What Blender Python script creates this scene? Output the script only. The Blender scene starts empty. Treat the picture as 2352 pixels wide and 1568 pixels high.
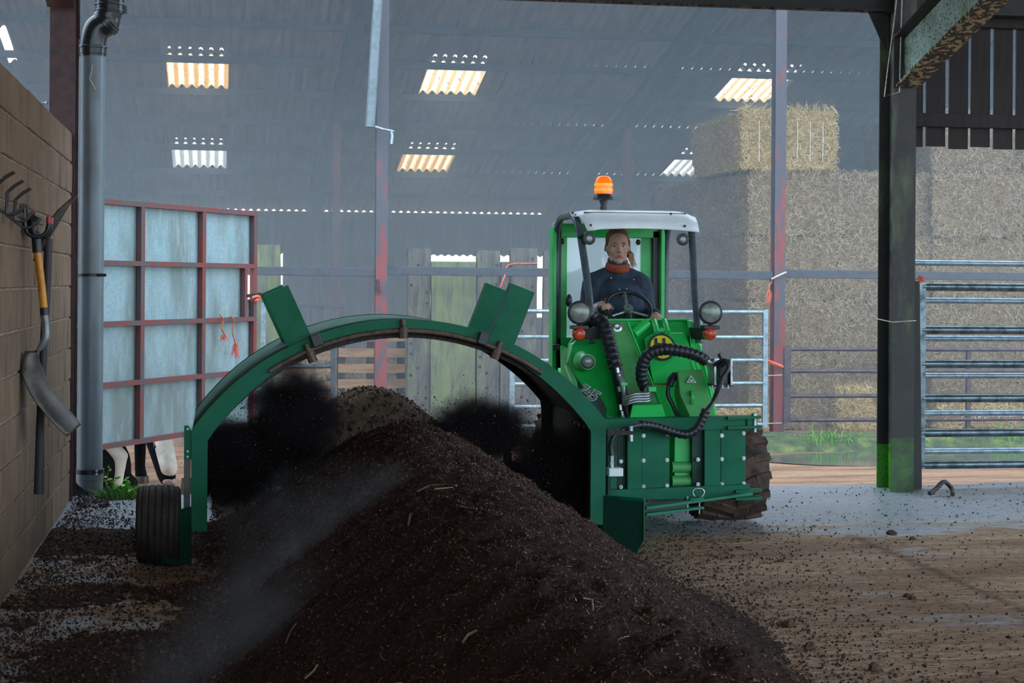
import bpy, bmesh, math, random
import numpy as np
from mathutils import Vector, Matrix, Euler

R = random.Random(7)
PI = math.pi
scene = bpy.context.scene
COL = scene.collection

# ------------------------------------------------------------------ camera, world, exposure
FPX, CX, HY, YAW, ROLL, CAMH = 3950.0, 1176.0, 648.0, math.radians(9.64), 0.007, 1.6
_r0 = Vector((math.cos(YAW), -math.sin(YAW), 0)); _u0 = Vector((0, 0, 1))
FWD = Vector((math.sin(YAW), math.cos(YAW), 0))
RGT = _r0 * math.cos(ROLL) + _u0 * math.sin(ROLL)
UPV = _u0 * math.cos(ROLL) - _r0 * math.sin(ROLL)
CAM = Vector((0, 0, CAMH))
cd = bpy.data.cameras.new('camera'); cam = bpy.data.objects.new('camera', cd); COL.objects.link(cam)
cd.sensor_fit = 'HORIZONTAL'; cd.sensor_width = 36.0; cd.lens = FPX / 2352.0 * 36.0
cd.shift_y = -(784.0 - HY) / 2352.0
cd.clip_start = 0.1; cd.clip_end = 400
cam.matrix_world = Matrix(((RGT.x, UPV.x, -FWD.x, CAM.x), (RGT.y, UPV.y, -FWD.y, CAM.y), (RGT.z, UPV.z, -FWD.z, CAM.z), (0, 0, 0, 1)))
scene.camera = cam
scene.view_settings.view_transform = 'Standard'
scene.view_settings.look = 'None'
scene.view_settings.gamma = 1.0
scene.view_settings.use_curve_mapping = False
scene.view_settings.exposure = 1.66
w = bpy.data.worlds.new('overcast_sky'); scene.world = w; w.use_nodes = True
bg = w.node_tree.nodes['Background']
bg.inputs['Color'].default_value = (0.66, 0.84, 1.0, 1); bg.inputs['Strength'].default_value = 1.35
scene.cycles.use_denoising = True
scene.cycles.max_bounces = 6; scene.cycles.diffuse_bounces = 4; scene.cycles.glossy_bounces = 3
scene.cycles.transmission_bounces = 4; scene.cycles.transparent_max_bounces = 10; scene.cycles.volume_bounces = 1
scene.cycles.caustics_reflective = False; scene.cycles.caustics_refractive = False

def ray(px, py):
    a = (px - CX) / FPX; b = -(py - HY) / FPX
    return FWD + RGT * a + UPV * b
def PY(px, py, Y): d = ray(px, py); return CAM + d * (Y / d.y)          # a point seen at px,py standing on the plane Y
def PXp(px, py, X): d = ray(px, py); return CAM + d * (X / d.x)
def PZ(px, py, Z): d = ray(px, py); return CAM + d * ((Z - CAMH) / d.z)

# ------------------------------------------------------------------ mesh helpers
def V(*a): return Vector(a)
class MB:
    def __init__(s): s.v = []; s.f = []; s.m = []
    def add(s, vs, fs, mi=0):
        o = len(s.v); s.v += [tuple(p) for p in vs]; s.f += [tuple(i + o for i in f) for f in fs]; s.m += [mi] * len(fs); return s
    def box(s, c, size, rot=None, mi=0):
        x, y, z = size[0] / 2, size[1] / 2, size[2] / 2
        vs = [Vector(p) for p in ((-x,-y,-z),(x,-y,-z),(x,y,-z),(-x,y,-z),(-x,-y,z),(x,-y,z),(x,y,z),(-x,y,z))]
        if rot is not None:
            M = rot if isinstance(rot, Matrix) else Euler(rot).to_matrix()
            vs = [M @ p for p in vs]
        c = Vector(c)
        return s.add([p + c for p in vs], [(3,2,1,0),(4,5,6,7),(0,1,5,4),(1,2,6,5),(2,3,7,6),(3,0,4,7)], mi)
    def bb(s, x0, x1, y0, y1, z0, z1, mi=0):
        return s.box(((x0+x1)/2, (y0+y1)/2, (z0+z1)/2), (abs(x1-x0), abs(y1-y0), abs(z1-z0)), None, mi)
    def beam(s, p0, p1, w, h, up=(0,0,1), mi=0):
        p0, p1 = Vector(p0), Vector(p1); ax = (p1 - p0).normalized(); u = Vector(up)
        sd = ax.cross(u)
        if sd.length < 1e-5: sd = ax.cross(Vector((0,1,0)))
        sd.normalize(); u = sd.cross(ax)
        q = [(-w/2,-h/2),(w/2,-h/2),(w/2,h/2),(-w/2,h/2)]
        vs = [p0 + sd*a + u*b for a, b in q] + [p1 + sd*a + u*b for a, b in q]
        return s.add(vs, [(3,2,1,0),(4,5,6,7),(0,1,5,4),(1,2,6,5),(2,3,7,6),(3,0,4,7)], mi)
    def ibeam(s, p0, p1, w, h, up=(0,0,1), tf=.014, tw=.01, mi=0):
        p0, p1 = Vector(p0), Vector(p1); ax = (p1 - p0).normalized(); u = Vector(up)
        sd = ax.cross(u).normalized(); u = sd.cross(ax)
        for k in (-1, 1):
            o = u * (k * (h/2 - tf/2)); s.beam(p0 + o, p1 + o, w, tf, u, mi)
        return s.beam(p0, p1, tw, h - 2*tf, u, mi)
    def tube(s, path, r, n=8, cap=True, closed=False, mi=0, ecc=1.0):
        P = [Vector(p) for p in path]; k = len(P)
        rr = list(r) if hasattr(r, '__len__') else [r] * k
        T = []
        for i in range(k):
            a = P[(i-1) % k] if (closed or i > 0) else P[i]; b = P[(i+1) % k] if (closed or i < k-1) else P[i]
            T.append((b - a).normalized())
        t = T[0]; ref = Vector((0,0,1)) if abs(t.z) < .9 else Vector((1,0,0))
        nn = (ref - t * ref.dot(t)).normalized(); vs = []
        for i in range(k):
            t = T[i]; nn = nn - t * nn.dot(t)
            if nn.length < 1e-6: nn = t.orthogonal()
            nn.normalize(); b = t.cross(nn)
            for j in range(n):
                a = 2*PI*j/n; vs.append(P[i] + (nn*math.cos(a)*ecc + b*math.sin(a)) * rr[i])
        fs = []
        for i in range(k if closed else k-1):
            i2 = (i+1) % k
            for j in range(n):
                j2 = (j+1) % n; fs.append((i*n+j, i*n+j2, i2*n+j2, i2*n+j))
        if cap and not closed:
            fs.append(tuple(reversed(range(n)))); fs.append(tuple(range((k-1)*n, k*n)))
        return s.add(vs, fs, mi)
    def cyl(s, p0, p1, r, n=12, r1=None, mi=0): return s.tube([p0, p1], [r, r if r1 is None else r1], n, mi=mi)
    def lathe(s, prof, M=None, n=20, mi=0, closed=False):
        M = M or Matrix.Identity(4); vs = []; k = len(prof)
        for (r, z) in prof:
            for j in range(n):
                a = 2*PI*j/n; vs.append(M @ Vector((r*math.cos(a), r*math.sin(a), z)))
        fs = []
        for i in range(k if closed else k-1):
            i2 = (i+1) % k
            for j in range(n):
                j2 = (j+1) % n; fs.append((i*n+j, i*n+j2, i2*n+j2, i2*n+j))
        if not closed:
            if prof[0][0] > 1e-6: fs.append(tuple(reversed(range(n))))
            if prof[-1][0] > 1e-6: fs.append(tuple(range((k-1)*n, k*n)))
        return s.add(vs, fs, mi)
    def prism(s, front, back, mi=0):
        n = len(front); vs = [Vector(p) for p in front] + [Vector(p) for p in back]
        fs = [tuple(range(n)), tuple(reversed(range(n, 2*n)))]
        for i in range(n):
            j = (i+1) % n; fs.append((j, i, n+i, n+j))
        return s.add(vs, fs, mi)
    def extr(s, poly, vec, mi=0):
        vec = Vector(vec); return s.prism(poly, [Vector(p) + vec for p in poly], mi)
    def ell(s, c, rad, rot=None, n=16, m=10, mi=0):
        M = Euler(rot).to_matrix() if rot is not None else Matrix.Identity(3); c = Vector(c); vs = []; fs = []
        vs.append(c + M @ Vector((0,0,-rad[2])))
        for i in range(1, m):
            t = -PI/2 + PI*i/m
            for j in range(n):
                a = 2*PI*j/n; vs.append(c + M @ Vector((rad[0]*math.cos(t)*math.cos(a), rad[1]*math.cos(t)*math.sin(a), rad[2]*math.sin(t))))
        vs.append(c + M @ Vector((0,0,rad[2])))
        for j in range(n): fs.append((0, 1+(j+1)%n, 1+j))
        for i in range(m-2):
            for j in range(n):
                j2 = (j+1)%n; fs.append((1+i*n+j, 1+i*n+j2, 1+(i+1)*n+j2, 1+(i+1)*n+j))
        L = len(vs)-1
        for j in range(n): fs.append((L, 1+(m-2)*n+j, 1+(m-2)*n+(j+1)%n))
        return s.add(vs, fs, mi)
    def cap(s, p0, p1, r0, r1, n=14):
        p0, p1 = Vector(p0), Vector(p1); ax = (p1-p0).normalized(); P = []; Q = []
        for t in (-.95,-.7,-.35): P.append(p0 + ax*r0*t); Q.append(r0*math.sqrt(1-t*t))
        for t in (0,.33,.66,1): P.append(p0.lerp(p1, t)); Q.append(r0+(r1-r0)*t)
        for t in (.35,.7,.95): P.append(p1 + ax*r1*t); Q.append(r1*math.sqrt(1-t*t))
        return s.tube(P, Q, n)
    def mesh(s, name, mats=(), smooth=None, off=None):
        me = bpy.data.meshes.new(name)
        vs = s.v if off is None else [(a-off[0], b-off[1], c-off[2]) for a, b, c in s.v]
        me.from_pydata(vs, [], s.f); 
        for m in mats: me.materials.append(m)
        if len(mats) > 1: me.polygons.foreach_set('material_index', s.m)
        if smooth is not None:
            me.polygons.foreach_set('use_smooth', [True]*len(me.polygons)); me.set_sharp_from_angle(angle=math.radians(smooth))
        me.update(); return me
    def build(s, name, mats, parent=None, smooth=None, bevel=None, **kw):
        if not isinstance(mats, (list, tuple)): mats = [mats]
        off = None
        if parent is not None:
            q = parent; off = Vector((0,0,0))
            while q is not None: off = off + q.location; q = q.parent
        o = bpy.data.objects.new(name, s.mesh(name, mats, smooth, off)); COL.objects.link(o)
        if parent is not None: o.parent = parent
        if bevel:
            b = o.modifiers.new('bevel', 'BEVEL'); b.width = bevel; b.segments = 2; b.limit_method = 'ANGLE'; b.angle_limit = math.radians(40)
        tag(o, **kw); return o
def tag(o, label=None, cat=None, group=None, kind=None):
    if label: o['label'] = label
    if cat: o['category'] = cat
    if group: o['group'] = group
    if kind: o['kind'] = kind
    return o
def thing(name, loc=(0,0,0), label=None, cat=None, group=None, kind=None, rz=0):
    o = bpy.data.objects.new(name, None); COL.objects.link(o); o.location = loc; o.rotation_euler = (0,0,rz); o.empty_display_size = .1
    return tag(o, label, cat, group, kind)
def put(name, me, parent=None, loc=(0,0,0), rot=(0,0,0), scale=None):
    o = bpy.data.objects.new(name, me); COL.objects.link(o); o.parent = parent; o.location = loc; o.rotation_euler = rot
    if scale: o.scale = scale
    return o
def copy_tree(o, parent=None):
    c = o.copy(); COL.objects.link(c); c.parent = parent
    for ch in list(o.children): copy_tree(ch, c)
    return c
def smooth_path(P, k=6):
    P = [Vector(p) for p in P]; out = []
    for i in range(len(P)-1):
        a = P[max(i-1,0)]; b = P[i]; c = P[i+1]; d = P[min(i+2, len(P)-1)]
        for j in range(k):
            t = j/k; out.append(.5*((2*b)+(c-a)*t+(2*a-5*b+4*c-d)*t*t+(3*b-a-3*c+d)*t**3))
    out.append(P[-1]); return out
def resample(P, step):
    P = [Vector(p) for p in P]; out = [P[0]]; acc = 0
    for a, b in zip(P, P[1:]):
        L = (b-a).length; t = step - acc
        while t <= L: out.append(a.lerp(b, t/L)); t += step
        acc = (acc + L) % step
    out.append(P[-1]); return out

# ------------------------------------------------------------------ materials
def H(h):
    h = h.lstrip('#'); c = [int(h[i:i+2], 16)/255 for i in (0,2,4)]
    return tuple([(x/12.92 if x <= .04045 else ((x+.055)/1.055)**2.4) for x in c] + [1])
class NT:
    def __init__(s, name):
        s.m = bpy.data.materials.new(name); s.m.use_nodes = True; s.t = s.m.node_tree; s.b = s.t.nodes['Principled BSDF']; s.out = s.t.nodes['Material Output']
    def n(s, typ, ins=None, **kw):
        x = s.t.nodes.new(typ)
        for k, v in kw.items(): setattr(x, k, v)
        for k, v in (ins or {}).items():
            if isinstance(v, bpy.types.NodeSocket): s.t.links.new(v, x.inputs[k])
            else: x.inputs[k].default_value = v
        return x
    def l(s, a, b): s.t.links.new(a, b)
    def co(s, scale=(1,1,1), rot=(0,0,0), src='Object'):
        tc = s.n('ShaderNodeTexCoord'); mp = s.n('ShaderNodeMapping', {'Vector': tc.outputs[src], 'Scale': scale, 'Rotation': rot}); return mp.outputs[0]
    def noise(s, vec, scale=5, detail=4, rough=.55, dist=0):
        return s.n('ShaderNodeTexNoise', {'Vector': vec, 'Scale': scale, 'Detail': detail, 'Roughness': rough, 'Distortion': dist}).outputs['Fac']
    def ramp(s, fac, stops, interp='LINEAR'):
        r = s.n('ShaderNodeValToRGB', {'Fac': fac}); e = r.color_ramp.elements; r.color_ramp.interpolation = interp
        while len(e) < len(stops): e.new(.5)
        for i, (p, c) in enumerate(stops):
            e[i].position = p; e[i].color = c if hasattr(c, '__len__') else (c, c, c, 1)
        return r.outputs['Color']
    def mix(s, fac, a, b, bt='MIX'):
        x = s.n('ShaderNodeMix', data_type='RGBA', blend_type=bt)
        for i, v in ((0, fac), (6, a), (7, b)):
            if isinstance(v, bpy.types.NodeSocket): s.l(v, x.inputs[i])
            else: x.inputs[i].default_value = v
        return x.outputs[2]
    def math(s, op, a, b=0.0, c=None):
        x = s.n('ShaderNodeMath', operation=op)
        for i, v in enumerate((a, b) if c is None else (a, b, c)):
            if isinstance(v, bpy.types.NodeSocket): s.l(v, x.inputs[i])
            else: x.inputs[i].default_value = v
        return x.outputs[0]
    def bump(s, h, strength=.3, dist=.01):
        s.l(s.n('ShaderNodeBump', {'Height': h, 'Strength': strength, 'Distance': dist}).outputs[0], s.b.inputs['Normal'])
    def set(s, **kw):
        nm = {'color': 'Base Color', 'rough': 'Roughness', 'metal': 'Metallic', 'spec': 'Specular IOR Level', 'coat': 'Coat Weight'}
        for k, v in kw.items():
            i = s.b.inputs[nm.get(k, k)]
            if isinstance(v, bpy.types.NodeSocket): s.l(v, i)
            else: i.default_value = v
        return s
def paint(name, c1, c2=None, rough=.45, metal=0, scale=9, amt=(.45,.62), bump=0, detail=6, stretch=(1,1,1), rough2=None, spec=.5, src='Object'):
    t = NT(name); c1 = H(c1) if isinstance(c1, str) else c1; c2 = (H(c2) if isinstance(c2, str) else c2) if c2 else tuple(x*.75 for x in c1[:3])+(1,)
    v = t.co(stretch, src=src); f = t.noise(v, scale, detail, .6); m = t.ramp(f, [(amt[0], 0), (amt[1], 1)])
    t.set(color=t.mix(m, c1, c2), metal=metal, spec=spec, rough=t.ramp(f, [(.3, rough), (.7, rough if rough2 is None else rough2)]))
    if bump: t.bump(t.noise(v, scale*6, 4), bump, .004)
    return t.m
def island(name, stops, rough=.7, spec=.3, trans=0):
    t = NT(name); g = t.n('ShaderNodeNewGeometry'); t.set(color=t.ramp(g.outputs['Random Per Island'], stops), rough=rough, spec=spec); return t.m

M = {}
M['green'] = paint('loader_green_paint', '#27c85e', '#1aab4e', .28, scale=4, amt=(.5,.75), rough2=.4)
M['green_dirty'] = paint('loader_green_dusty', '#4fae62', '#64985a', .45, scale=14, amt=(.45,.7), rough2=.65)
M['dgreen'] = paint('turner_green_paint', '#056848', '#04563b', .45, scale=5, amt=(.5,.8), rough2=.6, spec=.25)
M['dgreen2'] = paint('turner_green_soiled', '#053f2e', '#1c2620', .5, scale=6, amt=(.5,.72), rough2=.8)
M['soil_metal'] = paint('soil_crusted_steel', '#2a2523', '#4a423b', .55, .2, scale=45, amt=(.45,.62), bump=.6, rough2=.8)
M['black'] = paint('black_rubber', '#191b1f', '#24272c', .42, scale=20)
M['soilpipe'] = paint('soil_stained_pipe', '#6a584b', '#4a3f38', .6, .2, scale=30, bump=.3)
M['hose'] = paint('hose_black', '#1b1f26', '#2a3038', .33, scale=30, rough2=.5)
M['tubegrey'] = paint('cab_tube_dark_grey', '#4a5660', '#3c4750', .3, scale=10)
M['white'] = paint('roof_white', '#f6f9fb', '#e4ebf0', .3, scale=3, rough2=.4)
M['steel'] = paint('bright_steel', '#b6bcc0', '#8d9498', .32, .85, scale=25)
M['tire'] = paint('muddy_tyre', '#5a4335', '#2b2523', .8, scale=9, amt=(.42,.62), bump=.5, rough2=.9)
M['tire2'] = paint('trailer_tyre', '#3c312c', '#231f1e', .7, scale=9, amt=(.42,.62), bump=.3)
M['rim'] = paint('rim_grey', '#5c615d', '#40403c', .5, .3)
M['redoxide'] = paint('red_oxide_steel', '#7d403d', '#5e4f51', .6, scale=6, amt=(.44,.58), stretch=(1,1,.35), bump=.1)
def mk_redpost():
    t = NT('weathered_red_post'); g = t.n('ShaderNodeNewGeometry'); P = g.outputs['Position']; s = t.n('ShaderNodeSeparateXYZ', {0: P}); f = t.noise(t.n('ShaderNodeMapping', {'Vector': P, 'Scale': (2,2,.5)}).outputs[0], 5, 6, .65)
    k = t.math('ADD', f, t.n('ShaderNodeMapRange', {0: s.outputs[2], 1: .9, 2: 3.6, 3: .1, 4: -.08}).outputs[0]); t.set(color=t.mix(t.ramp(k, [(.5, 0), (.6, 1)]), H('#4e4e57'), H('#85403f')), rough=.6); return t.m
M['redpale'] = mk_redpost()
M['poledull'] = paint('dull_galvanised_pole', '#76838b', '#66727a', .5, .25, scale=14)
M['galv'] = paint('galvanised_steel', '#9fb0ba', '#7d8d97', .34, .75, scale=16, amt=(.4,.65), rough2=.5)
M['darkgalv'] = paint('wet_dark_galvanised', '#6f7d82', '#4a5559', .25, .8, scale=12, rough2=.4)
M['brownpipe'] = paint('rusted_pipe', '#5f5158', '#473c42', .55, .3, scale=12)
M['rail'] = paint('grey_painted_rail', '#484c54', '#3a3e46', .55, .1, scale=22, amt=(.5,.68), stretch=(.4,1,1))
M['darksteel'] = paint('dark_stanchion_steel', '#222221', '#2a2820', .6, .1, scale=8)
M['brownsteel'] = paint('brown_painted_steel', '#4a2c2b', '#2e2325', .55, .05, scale=12, amt=(.45,.65))
M['timberdark'] = paint('dark_board', '#2e2726', '#211c1c', .8, scale=3, stretch=(8,8,.6), bump=.25)
M['pipe'] = paint('grey_plastic_pipe', '#74818a', '#6a6a66', .3, scale=5, amt=(.45,.7), stretch=(1,1,.4), rough2=.42)
M['pipedark'] = paint('dark_grey_pipe_fitting', '#2b3134', '#24292c', .25, scale=6)
M['purlin'] = paint('purlin_timber', '#4c4f57', '#3d4048', .8, scale=3)
M['asb'] = paint('asbestos_cement_sheet', '#8f867e', '#6d6863', .9, scale=2.2, amt=(.35,.65), stretch=(3,.5,1), detail=8)
M['cladding'] = paint('dark_wall_cladding', '#43464d', '#383b42', .85, scale=2)
M['orange'] = paint('orange_twine', '#f07455', '#d8593f', .7, scale=40)
M['cream'] = paint('pale_twine', '#c9c2b4', '#a59c8c', .7, scale=40)
M['amberlens'] = paint('amber_lens', '#d2461c', '#b03512', .25, scale=30)
M['lampglass'] = paint('headlamp_lens', '#8a918a', '#6c756f', .22, .1, scale=18)
M['yellow'] = paint('yellow_handle', '#d98d1c', '#b87212', .4, scale=10)
M['toolsteel'] = paint('worn_tool_steel', '#4a4340', '#5f564e', .45, .6, scale=12)
M['toolwood'] = paint('dark_tool_handle', '#2f2a2b', '#3a3331', .6, scale=14, stretch=(4,4,.5))
M['socket'] = paint('grey_tool_socket', '#8d8f90', '#6f7072', .4, .5, scale=14)
M['redtip'] = paint('red_plastic_tip', '#c8322a', '#a82620', .4)
M['pallet'] = paint('pallet_softwood', '#b08a66', '#8d6a4c', .85, scale=4, stretch=(.6,5,5), bump=.2)
M['yellowdecal'] = paint('yellow_decal', '#e0d02a', '#d4c225', .4)
M['decalblack'] = paint('black_decal', '#26282b', '#1e2022', .4)
M['decalgrey'] = paint('grey_decal', '#66727a', '#59656c', .4)
M['decalwhite'] = paint('white_decal', '#e8ecec', '#dfe4e4', .4)
M['decalred'] = paint('red_decal', '#b8362e', '#a52e28', .45)
def mk_timber(name, lo_, hi_):
    t = NT(name); v = t.co((5,5,.7)); f = t.noise(v, 3.5, 8, .65, .6)
    base = t.ramp(f, [(.25, H('#3a393a')), (.5, H('#625f5c')), (.75, H('#7b766f'))])
    oi = t.n('ShaderNodeObjectInfo'); mv = t.co((2,2,.5)); mo = t.noise(mv, 4.5, 7, .65, .8)
    thr = t.math('ADD', mo, t.math('MULTIPLY', oi.outputs['Random'], .16))
    mm = t.ramp(thr, [(lo_, 0), (hi_, .9)])
    t.set(color=t.mix(mm, base, t.mix(f, H('#5b6c50'), H('#8b9660'))), rough=.9); t.bump(f, .5, .01); return t.m
M['mossy'] = mk_timber('mossy_weathered_timber', .46, .74); M['greytimber'] = mk_timber('grey_weathered_timber', .62, .82)
def mk_sheet():
    t = NT('galvanised_sheet_spangle'); v = t.co((1,1,1)); sp = t.n('ShaderNodeTexVoronoi', {'Vector': v, 'Scale': 55.0})
    st = t.noise(t.co((1.5,1.5,.5)), 2.0, 6, .6); dirt = t.ramp(st, [(.42, 0), (.62, 1)])
    c = t.mix(.3, H('#9ab4bb'), sp.outputs['Color'], 'SOFT_LIGHT'); wl = t.ramp(t.noise(t.co((4,4,.8)), 3.0, 5), [(.56, 0), (.7, .7)])
    c = t.mix(dirt, c, H('#829190')); c = t.mix(wl, c, H('#adb9ba')); t.set(color=c, metal=.35, rough=.5); return t.m
M['sheet'] = mk_sheet()
def mk_block():
    t = NT('concrete_block'); v = t.co((1,1,1), src='Object'); g = t.n('ShaderNodeNewGeometry'); oi = t.n('ShaderNodeObjectInfo')
    f = t.noise(g.outputs['Position'], 3.0, 8, .65); fine = t.noise(g.outputs['Position'], 60.0, 4, .6)
    mp = t.n('ShaderNodeMapping', {'Vector': g.outputs['Position'], 'Scale': (9, 9, .45)}); st = t.noise(mp.outputs[0], 2.2, 5, .6)
    c = t.ramp(f, [(.3, H('#725a48')), (.55, H('#8d6f56')), (.75, H('#a08063'))])
    c = t.mix(t.ramp(oi.outputs['Random'], [(0, 0), (1, .28)]), c, H('#6b5c50'))
    c = t.mix(t.ramp(st, [(.5, 0), (.66, .6)]), c, H('#56483d')); c = t.mix(t.ramp(fine, [(.35, .35), (.5, 0)]), c, H('#463a31'))
    t.set(color=c, rough=.92); t.bump(fine, .5, .006); return t.m
M['block'] = mk_block()
M['mortar'] = paint('mortar', '#a08a74', '#857260', .95, scale=8, bump=.3)
def mk_post(base1, base2, amt, l1, l2):
    t = NT('stanchion_with_lime_foot'); g = t.n('ShaderNodeNewGeometry'); s = t.n('ShaderNodeSeparateXYZ', {0: g.outputs['Position']})
    f = t.noise(g.outputs['Position'], 6.0, 6); alg = t.ramp(t.noise(t.n('ShaderNodeMapping', {'Vector': g.outputs['Position'], 'Scale': (2,2,.6)}).outputs[0], 3.0, 6), [(.5, 0), (.7, 1)])
    c = t.mix(t.ramp(f, [(.4, 0), (.65, 1)]), H(base1), H(base2)); up = t.math('GREATER_THAN', s.outputs[2], 1.15)
    c = t.mix(t.math('MULTIPLY', alg, t.math('MULTIPLY', up, amt)), c, H('#6f7f55'))
    gap = t.math('ADD', s.outputs[2], t.math('MULTIPLY', s.outputs[1], .25))
    lime = t.math('LESS_THAN', gap, 3.57); lc = t.mix(t.ramp(f, [(.36, 0), (.6, 1)]), H(l1), H(l2)); lc = t.mix(t.ramp(t.noise(g.outputs['Position'], 30, 4), [(.5, 0), (.68, .7)]), lc, H('#33402a'))
    t.set(color=t.mix(lime, c, lc), rough=.55); return t.m
M['post'] = mk_post('#262423', '#302d29', .45, '#3c6428', '#2b4020'); M['postrear'] = mk_post('#262423', '#302d29', .45, '#4f9a2e', '#428026'); M['postweb_lit'] = mk_post('#4a4845', '#77746c', 1.0, '#66cc34', '#52b02c')  # copies of one steel: light on the web is painted in, flanges stay darker
def mk_haunch():
    t = NT('algae_stained_steel'); v = t.co((1,1,1)); f = t.noise(v, 5, 6); sp = t.noise(v, 60, 3)
    c = t.ramp(f, [(.3, H('#71836b')), (.6, H('#9fb3ab'))]); c = t.mix(t.ramp(sp, [(.56, 0), (.62, 1)]), c, H('#3a3b35')); t.set(color=c, rough=.7); return t.m
M['haunch'] = mk_haunch()
M['haunchrust'] = paint('flaking_rusty_flange', '#2d2320', '#9b8863', .85, scale=22, amt=(.5,.54), bump=.4)
# ------------------------------------------------------------------ numpy helpers
NR = np.random.default_rng(11)
def vnoise(x, y, seed=0):
    r = np.random.default_rng(seed); L = r.random((64, 64)); xi = np.floor(x).astype(int); yi = np.floor(y).astype(int)
    fx = x - xi; fy = y - yi; fx = fx*fx*(3-2*fx); fy = fy*fy*(3-2*fy); a = lambda i, j: L[i % 64, j % 64]
    return (a(xi,yi)*(1-fx)+a(xi+1,yi)*fx)*(1-fy)+(a(xi,yi+1)*(1-fx)+a(xi+1,yi+1)*fx)*fy
def fbm(x, y, sc, oct=4, seed=0, gain=.5):
    o = 0; amp = 1; tot = 0
    for k in range(oct): o = o + amp*vnoise(x*sc*2**k+17.3*k, y*sc*2**k+5.1*k, seed+k); tot += amp; amp *= gain
    return o/tot
def fast_mesh(name, vs, fs, mats, smooth=False):
    me = bpy.data.meshes.new(name); n = len(vs); m = len(fs); k = fs.shape[1]
    me.vertices.add(n); me.vertices.foreach_set('co', vs.astype(np.float32).ravel())
    me.loops.add(m*k); me.loops.foreach_set('vertex_index', fs.astype(np.int32).ravel())
    me.polygons.add(m); me.polygons.foreach_set('loop_start', np.arange(0, m*k, k, dtype=np.int32))
    me.polygons.foreach_set('use_smooth', np.full(m, smooth))
    for q in mats: me.materials.append(q)
    me.update(calc_edges=True); me.validate(); return me
def link(name, me, parent=None, **kw):
    o = bpy.data.objects.new(name, me); COL.objects.link(o); o.parent = parent; return tag(o, **kw)
def gridmesh(name, xs, ys, Z, mat, smooth=True):
    nx, ny = len(xs), len(ys); XX, YY = np.meshgrid(xs, ys)
    vs = np.stack([XX.ravel(), YY.ravel(), Z.ravel()], 1); i = np.arange(nx*ny).reshape(ny, nx)
    fs = np.stack([i[:-1,:-1].ravel(), i[:-1,1:].ravel(), i[1:,1:].ravel(), i[1:,:-1].ravel()], 1)
    return fast_mesh(name, vs, fs, [mat], smooth)
def rotm(n):
    q = NR.normal(size=(n,4)); q /= np.linalg.norm(q, axis=1)[:,None]; w_, x, y, z = q.T
    return np.stack([1-2*(y*y+z*z),2*(x*y-z*w_),2*(x*z+y*w_),2*(x*y+z*w_),1-2*(x*x+z*z),2*(y*z-x*w_),2*(x*z-y*w_),2*(y*z+x*w_),1-2*(x*x+y*y)],1).reshape(n,3,3)
TET = (np.array([[1,1,1],[-1,-1,1],[-1,1,-1],[1,-1,-1]])*.6, np.array([[0,1,2],[0,3,1],[0,2,3],[1,3,2]]))
_o = np.array([[1,0,0],[-1,0,0],[0,1,0],[0,-1,0],[0,0,1],[0,0,-1]])*.9
OCT = (_o, np.array([[0,2,4],[2,1,4],[1,3,4],[3,0,4],[2,0,5],[1,2,5],[3,1,5],[0,3,5]]))
def chips(name, pts, size, mat, base=TET, stretch=(1,1,1), parent=None, **kw):
    n = len(pts); A = rotm(n); bv = base[0][None]*(1+NR.normal(size=(n, len(base[0]), 3))*.22)*np.array(stretch)[None,None]
    vs = np.einsum('nij,nkj->nki', A, bv)*np.asarray(size)[:,None,None] + pts[:,None,:]
    k = len(base[0]); fs = (base[1][None] + (np.arange(n)*k)[:,None,None]).reshape(-1, 3)
    return link(name, fast_mesh(name, vs.reshape(-1,3), fs, [mat]), parent, **kw)
def ribbons(pts, dirs, nrm, length, width, curl=.25):
    """bent three-point ribbons lying along dirs, facing nrm"""
    n = len(pts); dirs = dirs/np.linalg.norm(dirs, axis=1)[:,None]; sd = np.cross(dirs, nrm); sd /= (np.linalg.norm(sd, axis=1)[:,None]+1e-9)
    L = np.asarray(length)[:,None]; W = np.asarray(width)[:,None]; c = NR.normal(size=(n,1))*curl*L; ln = np.abs(NR.normal(size=(n,1)))*.12*L
    a = pts - dirs*L/2; m = pts + sd*c*.5 + nrm*ln; b = pts + dirs*L/2
    vs = np.stack([a-sd*W/2, a+sd*W/2, m-sd*W/2, m+sd*W/2, b-sd*W/4, b+sd*W/4], 1).reshape(-1,3)
    f = np.array([[0,1,3,2],[2,3,5,4]]); return vs, (f[None]+(np.arange(n)*6)[:,None,None]).reshape(-1,4)

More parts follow.
